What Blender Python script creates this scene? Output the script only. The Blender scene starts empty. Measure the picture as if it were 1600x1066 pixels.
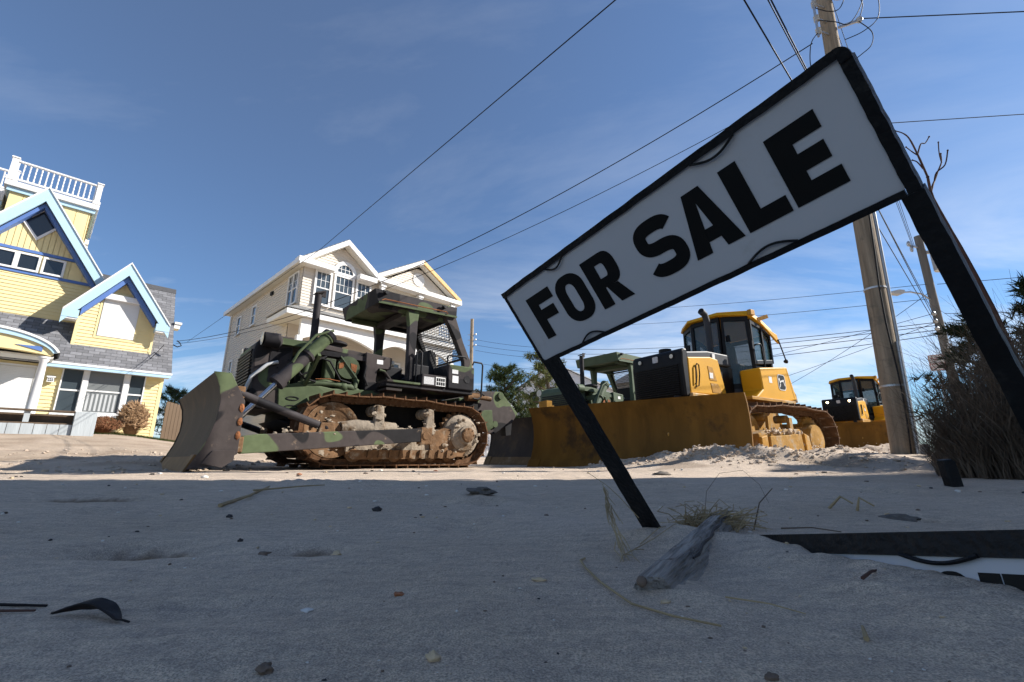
import bpy, bmesh, math, random
from mathutils import Vector, Matrix, noise
R = math.radians
random.seed(7)
scene = bpy.context.scene
C = scene.collection

# ---------------------------------------------------------------- camera
cam_d = bpy.data.cameras.new('camera')
cam_d.sensor_width = 36.0
cam_d.lens = 16.0
cam_d.clip_start = 0.02
cam_d.clip_end = 4000
cam = bpy.data.objects.new('camera', cam_d)
C.objects.link(cam)
cam.location = (0, 0, 0.2)
cam.rotation_euler = (R(90 + 14.6), 0, 0)
scene.camera = cam

# ---------------------------------------------------------------- sky, sun, exposure
SUN_EL, SUN_AZ = R(33), R(82)          # azimuth clockwise from +Y
world = bpy.data.worlds.new('World')
scene.world = world
world.use_nodes = True
nt = world.node_tree
nt.nodes.clear()
N = nt.nodes.new
L = nt.links.new
wo = N('ShaderNodeOutputWorld')
bg = N('ShaderNodeBackground')
bg.inputs['Strength'].default_value = 0.060
sky = N('ShaderNodeTexSky')
sky.sky_type = 'NISHITA'
sky.sun_disc = False
sky.sun_elevation = SUN_EL
sky.sun_rotation = SUN_AZ
sky.air_density = 1.0
sky.dust_density = 0.15
sky.ozone_density = 3.0
tc = N('ShaderNodeTexCoord')
sep = N('ShaderNodeSeparateXYZ')
L(tc.outputs['Generated'], sep.inputs[0])
mz = N('ShaderNodeMath'); mz.operation = 'MAXIMUM'; mz.inputs[1].default_value = 0.0
L(sep.outputs['Z'], mz.inputs[0])
az = N('ShaderNodeMath'); az.operation = 'ADD'; az.inputs[1].default_value = 0.16
L(mz.outputs[0], az.inputs[0])
dx = N('ShaderNodeMath'); dx.operation = 'DIVIDE'; L(sep.outputs['X'], dx.inputs[0]); L(az.outputs[0], dx.inputs[1])
dy = N('ShaderNodeMath'); dy.operation = 'DIVIDE'; L(sep.outputs['Y'], dy.inputs[0]); L(az.outputs[0], dy.inputs[1])
cv = N('ShaderNodeCombineXYZ'); L(dx.outputs[0], cv.inputs[0]); L(dy.outputs[0], cv.inputs[1])
mp = N('ShaderNodeMapping'); mp.inputs['Rotation'].default_value = (0, 0, R(25)); mp.inputs['Scale'].default_value = (0.55, 1.25, 1)
mp.inputs['Location'].default_value = (2.3, 0.4, 0)
L(cv.outputs[0], mp.inputs[0])
n1 = N('ShaderNodeTexNoise'); n1.inputs['Scale'].default_value = 0.9; n1.inputs['Detail'].default_value = 9
n1.inputs['Roughness'].default_value = 0.62; n1.inputs['Distortion'].default_value = 0.5
L(mp.outputs[0], n1.inputs['Vector'])
cr = N('ShaderNodeValToRGB')
cr.color_ramp.elements[0].position = 0.45; cr.color_ramp.elements[0].color = (0, 0, 0, 1)
cr.color_ramp.elements[1].position = 0.66; cr.color_ramp.elements[1].color = (1, 1, 1, 1)
L(n1.outputs['Fac'], cr.inputs[0])
# thin cloud is densest towards the horizon all round
hz = N('ShaderNodeMapRange'); hz.inputs['From Min'].default_value = 0.02; hz.inputs['From Max'].default_value = 0.42
hz.inputs['To Min'].default_value = 1.0; hz.inputs['To Max'].default_value = 0.12
L(mz.outputs[0], hz.inputs['Value'])
cm = N('ShaderNodeMath'); cm.operation = 'MULTIPLY'; L(cr.outputs[0], cm.inputs[0]); L(hz.outputs[0], cm.inputs[1])
ad = N('ShaderNodeMath'); ad.operation = 'ADD'; ad.inputs[1].default_value = 0.05; L(cm.outputs[0], ad.inputs[0])
mixc = N('ShaderNodeMixRGB')
mixc.inputs['Color2'].default_value = (10.0, 10.4, 11.0, 1)
L(ad.outputs[0], mixc.inputs['Fac'])
tint = N('ShaderNodeMixRGB'); tint.blend_type = 'MULTIPLY'; tint.inputs['Fac'].default_value = 1.0
tint.inputs['Color2'].default_value = (0.80, 1.08, 1.32, 1)
L(sky.outputs[0], tint.inputs['Color1'])
L(tint.outputs[0], mixc.inputs['Color1'])
L(mixc.outputs[0], bg.inputs['Color'])
L(bg.outputs[0], wo.inputs['Surface'])

sun_d = bpy.data.lights.new('sun', 'SUN')
sun_d.energy = 5.0
sun_d.angle = R(0.53)
sun_d.color = (1.0, 0.955, 0.89)
sun = bpy.data.objects.new('sun', sun_d)
C.objects.link(sun)
SUNV = Vector((math.sin(SUN_AZ) * math.cos(SUN_EL), math.cos(SUN_AZ) * math.cos(SUN_EL), math.sin(SUN_EL)))
sun.rotation_euler = SUNV.to_track_quat('Z', 'Y').to_euler()
sun.location = (20, 0, 30)
scene.view_settings.view_transform = 'Standard'
scene.view_settings.look = 'None'
scene.view_settings.exposure = 0.80
scene.view_settings.gamma = 1.0
scene.render.film_transparent = False

# ---------------------------------------------------------------- mesh helpers
class MB:
    def __init__(s, M0=None):
        s.v = []; s.f = []; s.M0 = M0
    def add(s, vs, fs, M=None):
        o = len(s.v)
        if s.M0 is not None: M = s.M0 @ M if M is not None else s.M0
        for p in vs:
            p = Vector(p)
            s.v.append(M @ p if M is not None else p)
        s.f += [tuple(i + o for i in f) for f in fs]
        return s
    def box(s, x0, x1, y0, y1, z0, z1, M=None):
        return s.add([(x0,y0,z0),(x1,y0,z0),(x1,y1,z0),(x0,y1,z0),(x0,y0,z1),(x1,y0,z1),(x1,y1,z1),(x0,y1,z1)],
                     [(3,2,1,0),(4,5,6,7),(0,1,5,4),(1,2,6,5),(2,3,7,6),(3,0,4,7)], M)
    def prism(s, pts, a, b, ax='y', M=None):
        n = len(pts)
        if ax == 'y': mk = lambda p, t: (p[0], t, p[1])
        elif ax == 'x': mk = lambda p, t: (t, p[0], p[1])
        else: mk = lambda p, t: (p[0], p[1], t)
        vs = [mk(p, a) for p in pts] + [mk(p, b) for p in pts]
        fs = [tuple(range(n))[::-1], tuple(range(n, 2*n))] + [(i, (i+1) % n, n + (i+1) % n, n + i) for i in range(n)]
        return s.add(vs, fs, M)
    def frame(s, outer, inner, a, b, ax='y', M=None):     # ring prism
        n = len(outer)
        if ax == 'y': mk = lambda p, t: (p[0], t, p[1])
        elif ax == 'x': mk = lambda p, t: (t, p[0], p[1])
        else: mk = lambda p, t: (p[0], p[1], t)
        vs = [mk(p, a) for p in outer] + [mk(p, a) for p in inner] + [mk(p, b) for p in outer] + [mk(p, b) for p in inner]
        fs = []
        for i in range(n):
            j = (i+1) % n
            fs += [(i, j, n+j, n+i), (2*n+i, 3*n+i, 3*n+j, 2*n+j), (i, 2*n+i, 2*n+j, j), (n+i, n+j, 3*n+j, 3*n+i)]
        return s.add(vs, fs, M)
    def cyl(s, p0, p1, r0, r1=None, n=12, M=None):
        return s.tube([p0, p1], [r0, r0 if r1 is None else r1], n, M)
    def tube(s, path, r, n=8, M=None):
        path = [Vector(p) for p in path]
        if not hasattr(r, '__len__'): r = [r] * len(path)
        vs, fs = [], []
        t = (path[1] - path[0]).normalized()
        up = Vector((0,0,1)) if abs(t.z) < .9 else Vector((1,0,0))
        a = t.cross(up).normalized()
        for i, p in enumerate(path):
            if 0 < i < len(path)-1: t2 = (path[i+1] - path[i-1])
            elif i == 0: t2 = path[1] - path[0]
            else: t2 = path[-1] - path[-2]
            t2 = t2.normalized() if t2.length > 1e-9 else t
            a = (a - t2 * a.dot(t2)); a = a.normalized() if a.length > 1e-6 else t2.orthogonal().normalized()
            b = t2.cross(a)
            for k in range(n):
                w = 2*math.pi*k/n
                vs.append(p + (a*math.cos(w) + b*math.sin(w)) * r[i])
        m = len(path)
        for i in range(m-1):
            for k in range(n):
                fs.append((i*n+k, i*n+(k+1) % n, (i+1)*n+(k+1) % n, (i+1)*n+k))
        fs += [tuple(range(n))[::-1], tuple(range((m-1)*n, m*n))]
        return s.add(vs, fs, M)
    def lathe(s, prof, o, d, n=20, M=None):   # prof [(r,h)], axis d from o
        o = Vector(o); d = Vector(d).normalized(); a = d.orthogonal().normalized(); b = d.cross(a)
        vs, fs = [], []
        for r, h in prof:
            for k in range(n):
                w = 2*math.pi*k/n
                vs.append(o + d*h + (a*math.cos(w) + b*math.sin(w)) * max(r, 1e-4))
        m = len(prof)
        for i in range(m-1):
            for k in range(n):
                fs.append((i*n+k, i*n+(k+1) % n, (i+1)*n+(k+1) % n, (i+1)*n+k))
        fs += [tuple(range(n))[::-1], tuple(range((m-1)*n, m*n))]
        return s.add(vs, fs, M)
    def bar(s, p0, p1, w, h, up=(0,0,1), M=None):      # rectangular bar between two points
        p0 = Vector(p0); p1 = Vector(p1); t = (p1-p0).normalized(); u = Vector(up)
        a = t.cross(u); a = a.normalized() if a.length > 1e-5 else t.orthogonal().normalized()
        b = a.cross(t).normalized()
        vs = []
        for p in (p0, p1):
            for sa, sb in ((-1,-1),(1,-1),(1,1),(-1,1)):
                vs.append(p + a*sa*w/2 + b*sb*h/2)
        return s.add(vs, [(3,2,1,0),(4,5,6,7),(0,1,5,4),(1,2,6,5),(2,3,7,6),(3,0,4,7)], M)
    def blob(s, c, r, nu=10, nv=7, amp=.15, seed=0, M=None):
        c = Vector(c); vs, fs = [], []
        if not hasattr(r, '__len__'): r = (r, r, r)
        for i in range(nv+1):
            th = math.pi*i/nv
            for k in range(nu):
                w = 2*math.pi*k/nu
                d = Vector((math.sin(th)*math.cos(w), math.sin(th)*math.sin(w), math.cos(th)))
                f = 1 + amp*noise.noise(d*1.7 + Vector((seed*3.1, seed, -seed)))*2
                vs.append(c + Vector((d.x*r[0], d.y*r[1], d.z*r[2]))*f)
        for i in range(nv):
            for k in range(nu):
                fs.append((i*nu+k, (i+1)*nu+k, (i+1)*nu+(k+1) % nu, i*nu+(k+1) % nu))
        return s.add(vs, fs, M)
    def mesh(s, name, mat, smooth=0, recalc=True):
        me = bpy.data.meshes.new(name)
        me.from_pydata([tuple(p) for p in s.v], [], s.f)
        if recalc:
            bm = bmesh.new(); bm.from_mesh(me)
            bmesh.ops.recalc_face_normals(bm, faces=bm.faces)
            bm.to_mesh(me); bm.free()
        if mat: me.materials.append(mat)
        if smooth:
            me.polygons.foreach_set('use_smooth', [True]*len(me.polygons))
            me.set_sharp_from_angle(angle=R(smooth))
        me.update()
        return me
    def build(s, name, mat, parent=None, smooth=0, bevel=0, recalc=True, loc=None, rot=None):
        return link(name, s.mesh(name, mat, smooth, recalc), parent, bevel, loc, rot)

def link(name, me, parent=None, bevel=0, loc=None, rot=None):
    o = bpy.data.objects.new(name, me)
    C.objects.link(o)
    if parent: o.parent = parent
    if loc is not None: o.location = loc
    if rot is not None: o.rotation_euler = rot
    if bevel:
        m = o.modifiers.new('bevel', 'BEVEL'); m.width = bevel; m.segments = 2; m.limit_method = 'ANGLE'; m.angle_limit = R(40)
    return o

def empty(name, loc=(0,0,0), rz=0, rot=None):
    o = bpy.data.objects.new(name, None)
    C.objects.link(o); o.location = loc
    o.rotation_euler = rot if rot else (0, 0, rz)
    o.empty_display_size = .2
    return o

def tag(o, label=None, cat=None, group=None, kind=None):
    if label: o['label'] = label
    if cat: o['category'] = cat
    if group: o['group'] = group
    if kind: o['kind'] = kind
    return o

def copy_tree(o, parent=None):
    c = o.copy(); C.objects.link(c); c.parent = parent
    for ch in [x for x in KIDS.get(o.name, [])]:
        copy_tree(ch, c)
    return c
KIDS = {}
def index_kids():
    KIDS.clear()
    for o in C.objects:
        if o.parent: KIDS.setdefault(o.parent.name, []).append(o)

def one(name, mat, parent, fn, **kw):      # small shortcut: one part from one function
    m = MB(); fn(m); return m.build(name, mat, parent, **kw)

# ---------------------------------------------------------------- materials
MATS = {}
def pmat(name, col, rough=.7, metal=0., var=.18, scale=4., bump=0., bscale=60., dirt=None, damt=.5, dscale=3., spec=.16, streak=False, detail=6):
    m = bpy.data.materials.new(name); m.use_nodes = True
    t = m.node_tree; n = t.nodes; l = t.links
    b = n['Principled BSDF']
    b.inputs['Roughness'].default_value = rough
    b.inputs['Metallic'].default_value = metal
    b.inputs['Specular IOR Level'].default_value = spec
    c = n.new('ShaderNodeTexCoord')
    vec = c.outputs['Object']
    if streak:
        mp = n.new('ShaderNodeMapping'); mp.inputs['Scale'].default_value = streak
        l.new(vec, mp.inputs[0]); vec = mp.outputs[0]
    ns = n.new('ShaderNodeTexNoise'); ns.inputs['Scale'].default_value = scale; ns.inputs['Detail'].default_value = detail; ns.inputs['Roughness'].default_value = .6
    l.new(vec, ns.inputs['Vector'])
    r = n.new('ShaderNodeValToRGB')
    r.color_ramp.elements[0].position = .3; r.color_ramp.elements[1].position = .7
    r.color_ramp.elements[0].color = tuple(x*(1-var) for x in col) + (1,)
    r.color_ramp.elements[1].color = tuple(min(1, x*(1+var)) for x in col) + (1,)
    l.new(ns.outputs['Fac'], r.inputs[0])
    out = r.outputs[0]
    if dirt:
        n2 = n.new('ShaderNodeTexNoise'); n2.inputs['Scale'].default_value = dscale; n2.inputs['Detail'].default_value = 10; n2.inputs['Roughness'].default_value = .68
        l.new(c.outputs['Object'], n2.inputs['Vector'])
        r2 = n.new('ShaderNodeValToRGB'); p = .72 - .45*damt
        r2.color_ramp.elements[0].position = p; r2.color_ramp.elements[1].position = min(1, p+.12)
        l.new(n2.outputs['Fac'], r2.inputs[0])
        mx = n.new('ShaderNodeMixRGB'); mx.inputs['Color2'].default_value = tuple(dirt) + (1,)
        l.new(r2.outputs[0], mx.inputs['Fac']); l.new(out, mx.inputs['Color1'])
        out = mx.outputs[0]
    l.new(out, b.inputs['Base Color'])
    if bump:
        n3 = n.new('ShaderNodeTexNoise'); n3.inputs['Scale'].default_value = bscale; n3.inputs['Detail'].default_value = 5
        l.new(vec if streak else c.outputs['Object'], n3.inputs['Vector'])
        bp = n.new('ShaderNodeBump'); bp.inputs['Strength'].default_value = bump; bp.inputs['Distance'].default_value = .02
        l.new(n3.outputs['Fac'], bp.inputs['Height']); l.new(bp.outputs[0], b.inputs['Normal'])
    MATS[name] = m
    return m

def camo_mat(name, cols, pos, scale=1.1, off=(0,0,0), dirt=(.23,.17,.12), damt=.25):
    m = bpy.data.materials.new(name); m.use_nodes = True
    t = m.node_tree; n = t.nodes; l = t.links; b = n['Principled BSDF']
    b.inputs['Roughness'].default_value = .62; b.inputs['Specular IOR Level'].default_value = .08
    c = n.new('ShaderNodeTexCoord')
    mp = n.new('ShaderNodeMapping'); mp.inputs['Location'].default_value = off
    l.new(c.outputs['Object'], mp.inputs[0])
    ns = n.new('ShaderNodeTexNoise'); ns.inputs['Scale'].default_value = scale; ns.inputs['Detail'].default_value = 1.2; ns.inputs['Distortion'].default_value = .35
    l.new(mp.outputs[0], ns.inputs['Vector'])
    r = n.new('ShaderNodeValToRGB'); cr = r.color_ramp
    cr.elements[0].position = 0; cr.elements[0].color = tuple(cols[0]) + (1,)
    cr.elements[1].position = pos[0]; cr.elements[1].color = tuple(cols[0]) + (1,)
    for i in range(1, len(cols)):
        e = cr.elements.new(min(.999, pos[i-1] + .008)); e.color = tuple(cols[i]) + (1,)
        if i < len(pos):
            e = cr.elements.new(pos[i]); e.color = tuple(cols[i]) + (1,)
    l.new(ns.outputs['Fac'], r.inputs[0])
    n2 = n.new('ShaderNodeTexNoise'); n2.inputs['Scale'].default_value = 5; n2.inputs['Detail'].default_value = 10; n2.inputs['Roughness'].default_value = .7
    l.new(c.outputs['Object'], n2.inputs['Vector'])
    r2 = n.new('ShaderNodeValToRGB'); p = .72 - .4*damt
    r2.color_ramp.elements[0].position = p; r2.color_ramp.elements[1].position = p+.1
    l.new(n2.outputs['Fac'], r2.inputs[0])
    mx = n.new('ShaderNodeMixRGB'); mx.inputs['Color2'].default_value = tuple(dirt) + (1,)
    l.new(r2.outputs[0], mx.inputs['Fac']); l.new(r.outputs[0], mx.inputs['Color1'])
    n4 = n.new('ShaderNodeTexNoise'); n4.inputs['Scale'].default_value = 9; n4.inputs['Detail'].default_value = 8
    l.new(c.outputs['Object'], n4.inputs['Vector'])
    mr = n.new('ShaderNodeMapRange'); mr.inputs['To Min'].default_value = .65; mr.inputs['To Max'].default_value = 1.35
    l.new(n4.outputs['Fac'], mr.inputs['Value'])
    mu = n.new('ShaderNodeMixRGB'); mu.blend_type = 'MULTIPLY'; mu.inputs['Fac'].default_value = 1
    l.new(mx.outputs[0], mu.inputs['Color1']); l.new(mr.outputs[0], mu.inputs['Color2'])
    l.new(mu.outputs[0], b.inputs['Base Color'])
    bp = n.new('ShaderNodeBump'); bp.inputs['Strength'].default_value = .25; bp.inputs['Distance'].default_value = .01
    l.new(n2.outputs['Fac'], bp.inputs['Height']); l.new(bp.outputs[0], b.inputs['Normal'])
    MATS[name] = m
    return m

def glass_mat(name, col, rough=.06, alpha=None):
    m = bpy.data.materials.new(name); m.use_nodes = True
    b = m.node_tree.nodes['Principled BSDF']
    b.inputs['Base Color'].default_value = tuple(col) + (1,)
    b.inputs['Roughness'].default_value = rough
    b.inputs['Specular IOR Level'].default_value = .8
    if alpha is not None:
        b.inputs['Alpha'].default_value = alpha
    MATS[name] = m
    return m

def shingle_mat(name, col, w=.3, h=.14):
    m = bpy.data.materials.new(name); m.use_nodes = True
    t = m.node_tree; n = t.nodes; l = t.links; b = n['Principled BSDF']
    b.inputs['Roughness'].default_value = .9
    c = n.new('ShaderNodeTexCoord')
    br = n.new('ShaderNodeTexBrick')
    br.inputs['Scale'].default_value = 1; br.inputs['Brick Width'].default_value = w; br.inputs['Row Height'].default_value = h
    br.inputs['Mortar Size'].default_value = .009; br.inputs['Mortar Smooth'].default_value = .3; br.inputs['Bias'].default_value = -.1
    br.inputs['Color1'].default_value = tuple(x*.75 for x in col) + (1,)
    br.inputs['Color2'].default_value = tuple(x*1.3 for x in col) + (1,)
    br.inputs['Mortar'].default_value = tuple(x*.4 for x in col) + (1,)
    l.new(c.outputs['UV'], br.inputs['Vector'])
    ns = n.new('ShaderNodeTexNoise'); ns.inputs['Scale'].default_value = 14; ns.inputs['Detail'].default_value = 6
    l.new(c.outputs['Object'], ns.inputs['Vector'])
    mr = n.new('ShaderNodeMapRange'); mr.inputs['To Min'].default_value = .7; mr.inputs['To Max'].default_value = 1.3
    l.new(ns.outputs['Fac'], mr.inputs['Value'])
    mu = n.new('ShaderNodeMixRGB'); mu.blend_type = 'MULTIPLY'; mu.inputs['Fac'].default_value = 1
    l.new(br.outputs['Color'], mu.inputs['Color1']); l.new(mr.outputs[0], mu.inputs['Color2'])
    l.new(mu.outputs[0], b.inputs['Base Color'])
    bp = n.new('ShaderNodeBump'); bp.inputs['Strength'].default_value = .6; bp.inputs['Distance'].default_value = .01; bp.invert = True
    l.new(br.outputs['Fac'], bp.inputs['Height']); l.new(bp.outputs[0], b.inputs['Normal'])
    MATS[name] = m
    return m

def emit_mat(name, col, s):
    m = bpy.data.materials.new(name); m.use_nodes = True
    b = m.node_tree.nodes['Principled BSDF']
    b.inputs['Base Color'].default_value = tuple(col) + (1,)
    b.inputs['Emission Color'].default_value = tuple(col) + (1,)
    b.inputs['Emission Strength'].default_value = s
    MATS[name] = m
    return m

def uv_planar(o, ax, ay):
    """real-size UVs for roofs: u along ax, v along ay (object space vectors)"""
    me = o.data; uv = me.uv_layers.new(name='UVMap'); ax = Vector(ax).normalized(); ay = Vector(ay).normalized()
    for lp in me.loops:
        p = me.vertices[lp.vertex_index].co
        uv.data[lp.index].uv = (p.dot(ax), p.dot(ay))

def sand_mat():
    m = bpy.data.materials.new('sand'); m.use_nodes = True
    t = m.node_tree; n = t.nodes; l = t.links; b = n['Principled BSDF']
    b.inputs['Roughness'].default_value = .95; b.inputs['Specular IOR Level'].default_value = .2
    c = n.new('ShaderNodeTexCoord'); ob = c.outputs['Object']
    def nz(s, d, r=.6):
        x = n.new('ShaderNodeTexNoise'); x.inputs['Scale'].default_value = s; x.inputs['Detail'].default_value = d; x.inputs['Roughness'].default_value = r
        l.new(ob, x.inputs['Vector']); return x
    def ramp(src, p0, c0, p1, c1):
        x = n.new('ShaderNodeValToRGB'); e = x.color_ramp.elements
        e[0].position = p0; e[0].color = tuple(c0)+(1,); e[1].position = p1; e[1].color = tuple(c1)+(1,)
        l.new(src, x.inputs[0]); return x.outputs[0]
    def mix(a, bb, f, mode='MIX', fac=None):
        x = n.new('ShaderNodeMixRGB'); x.blend_type = mode
        if fac is not None: x.inputs['Fac'].default_value = fac
        else: l.new(f, x.inputs['Fac'])
        l.new(a, x.inputs['Color1']); l.new(bb, x.inputs['Color2']); return x.outputs[0]
    base = ramp(nz(.9, 6).outputs['Fac'], .3, (.58,.475,.36), .7, (.72,.60,.475))
    # dark grain streaks blown by the wind
    mp = n.new('ShaderNodeMapping'); mp.inputs['Scale'].default_value = (3.2, 9, 6); mp.inputs['Rotation'].default_value = (0,0,R(-12)); l.new(ob, mp.inputs[0])
    st = n.new('ShaderNodeTexNoise'); st.inputs['Scale'].default_value = 3.5; st.inputs['Detail'].default_value = 9; st.inputs['Roughness'].default_value = .72
    l.new(mp.outputs[0], st.inputs['Vector'])
    base = mix(base, ramp(st.outputs['Fac'], .35, (.72,.72,.75), .62, (1.05,1.03,1.0)), None, 'MULTIPLY', .85)
    grain = ramp(nz(420, 2).outputs['Fac'], .36, (.5,.5,.52), .62, (1.22,1.2,1.18))
    base = mix(base, grain, None, 'MULTIPLY', .75)
    g2 = ramp(nz(95, 3, .7).outputs['Fac'], .34, (.72,.72,.74), .6, (1.08,1.07,1.05))
    base = mix(base, g2, None, 'MULTIPLY', .7)
    # scattered dark specks and shell crumbs
    vo = n.new('ShaderNodeTexVoronoi'); vo.inputs['Scale'].default_value = 26; vo.inputs['Randomness'].default_value = 1; l.new(ob, vo.inputs['Vector'])
    sp = ramp(vo.outputs['Distance'], .035, (1,1,1), .06, (0,0,0))
    msk = ramp(nz(3, 3).outputs['Fac'], .55, (0,0,0), .6, (1,1,1))
    sm = n.new('ShaderNodeMath'); sm.operation = 'MULTIPLY'; l.new(sp, sm.inputs[0]); l.new(msk, sm.inputs[1])
    dk = n.new('ShaderNodeRGB'); dk.outputs[0].default_value = (.09,.075,.06,1)
    base = mix(base, dk.outputs[0], sm.outputs[0])
    at = n.new('ShaderNodeAttribute'); at.attribute_name = 'damp_shade'  # mask for painted pit shade and for damp, packed sand
    sand_darken = n.new('ShaderNodeMixRGB'); sand_darken.blend_type = 'MULTIPLY'; sand_darken.inputs['Color2'].default_value = (.46,.41,.36,1)
    l.new(at.outputs['Fac'], sand_darken.inputs['Fac']); l.new(base, sand_darken.inputs['Color1']); base = sand_darken.outputs[0]
    l.new(base, b.inputs['Base Color'])
    a1 = n.new('ShaderNodeMath'); a1.operation = 'MULTIPLY_ADD'; a1.inputs[1].default_value = .35
    l.new(nz(330, 2).outputs['Fac'], a1.inputs[0]); l.new(nz(48, 5, .65).outputs['Fac'], a1.inputs[2])
    bp = n.new('ShaderNodeBump'); bp.inputs['Strength'].default_value = .8; bp.inputs['Distance'].default_value = .014
    l.new(a1.outputs[0], bp.inputs['Height']); l.new(bp.outputs[0], b.inputs['Normal'])
    MATS['sand'] = m
    return m

sand_mat()
pmat('sign_black', (.012,.012,.013), .38, 0, .3, 9, .25, 70, dirt=(.03,.028,.026), damt=.3, dscale=18)
pmat('sign_white', (.53,.53,.55), .35, 0, .05, 3, dirt=(.46,.45,.44), damt=.26, dscale=6)
pmat('letter_black', (.008,.008,.008), .45, 0, .1, 20)
pmat('wire_black', (.012,.012,.014), .6)
pmat('yellow_siding', (.76,.63,.33), .6, 0, .04, 1.5)
pmat('white_paint', (.72,.71,.69), .5, 0, .04, 2)
pmat('light_blue', (.40,.57,.69), .5, 0, .04, 2)
pmat('dark_blue', (.10,.18,.42), .5, 0, .06, 2)
pmat('cream_siding', (.62,.56,.48), .6, 0, .03, 1.5)
pmat('soffit', (.66,.63,.56), .6, 0, .04, 2)
pmat('raw_timber', (.70,.47,.22), .7, 0, .15, 5)
pmat('grey_wood', (.40,.43,.44), .8, 0, .16, 3, .3, 30, streak=(1,1,.12))
pmat('brown_wood', (.12,.085,.058), .85, 0, .25, 3, .3, 30, streak=(1,1,.12))
pmat('pole_wood', (.30,.235,.165), .85, 0, .38, 3, .6, 26, streak=(4,4,.16), dirt=(.13,.115,.09), damt=.4, dscale=1.7)
pmat('pole_grey', (.17,.16,.145), .85, 0, .25, 3, .4, 26, streak=(2,2,.14))
pmat('galv', (.45,.46,.47), .4, .6, .12, 6)
pmat('light_grey', (.48,.49,.49), .45, 0, .06, 4)
pmat('rubber', (.02,.02,.021), .7)
glass_mat('window_glass', (.05,.065,.075), .05)
glass_mat('curtain_glass', (.17,.18,.18), .15)
glass_mat('dark_glass', (.015,.018,.022), .08)
shingle_mat('grey_shingle', (.165,.165,.175))
shingle_mat('pale_shingle', (.23,.225,.215))

# ---------------------------------------------------------------- directions of the street
PH = R(44)
E1 = Vector((math.sin(PH), math.cos(PH), 0))     # along the street, away
E2 = Vector((-math.cos(PH), math.sin(PH), 0))    # across it, towards the houses
STREET_RZ = R(90 - 44)
def street(s, d, z=0): return E1*s + E2*d + Vector((0, 0, z))

# ---------------------------------------------------------------- ground
def ss(x, a, b):
    t = max(0., min(1., (x-a)/(b-a))); return t*t*(3-2*t)
def gauss(x, y, cx, cy, sx, sy, rot=0):
    dx, dy = x-cx, y-cy
    c, s_ = math.cos(rot), math.sin(rot)
    u = (dx*c + dy*s_)/sx; v = (-dx*s_ + dy*c)/sy
    q = u*u + v*v
    return math.exp(-q) if q < 12 else 0.
HEAPS = [(3.62,6.35,.34,.20,.11),(3.0,6.75,.4,.22,.10),(2.35,7.35,.42,.25,.09),(1.75,8.1,.4,.3,.08),(4.25,6.1,.4,.22,.07),(3.3,6.4,.2,.16,.05),
         (5.1,7.5,.5,.3,.10),(5.75,8.1,.5,.3,.14),(7.6,9.6,.55,.4,.22),(8.3,10.2,.6,.4,.22),(6.7,8.9,.4,.3,.1),(2.7,6.75,.18,.14,.07)]
PITS = [(-.90,1.20,.12,.075,.040),(-.70,1.16,.05,.04,.016),(-.50,1.19,.085,.05,.026),(.57,1.02,.13,.16,-.017),(.62,.70,.13,.16,-.024),(.25,.80,.05,.10,-.010),(.48,1.25,.10,.16,-.012),(-.18,2.35,.13,.07,-.020),(-.34,2.2,.12,.06,.016),
        (1.55,1.75,.12,.06,.03),(.37,1.27,.10,.08,-.016),(-.35,.72,.14,.05,.008),(-2.1,2.4,.3,.12,.03),(.9,3.2,.3,.12,-.03),(-1.2,3.3,.5,.14,-.03),
        (-.15,1.55,.06,.085,.016),(.02,1.85,.06,.085,.018),(-.10,2.2,.06,.09,.018),(.12,2.6,.065,.09,.02),(-1.6,1.9,.06,.09,.016),(-1.35,2.35,.06,.09,.018),(1.0,2.4,.06,.09,.016),(1.2,2.9,.07,.1,.018),(-.62,2.75,.07,.1,.018),(-.9,3.2,.07,.1,.02),(2.1,2.7,.07,.1,.016),(-2.3,3.0,.08,.1,.02),(.5,3.6,.08,.1,.02)]
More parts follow.
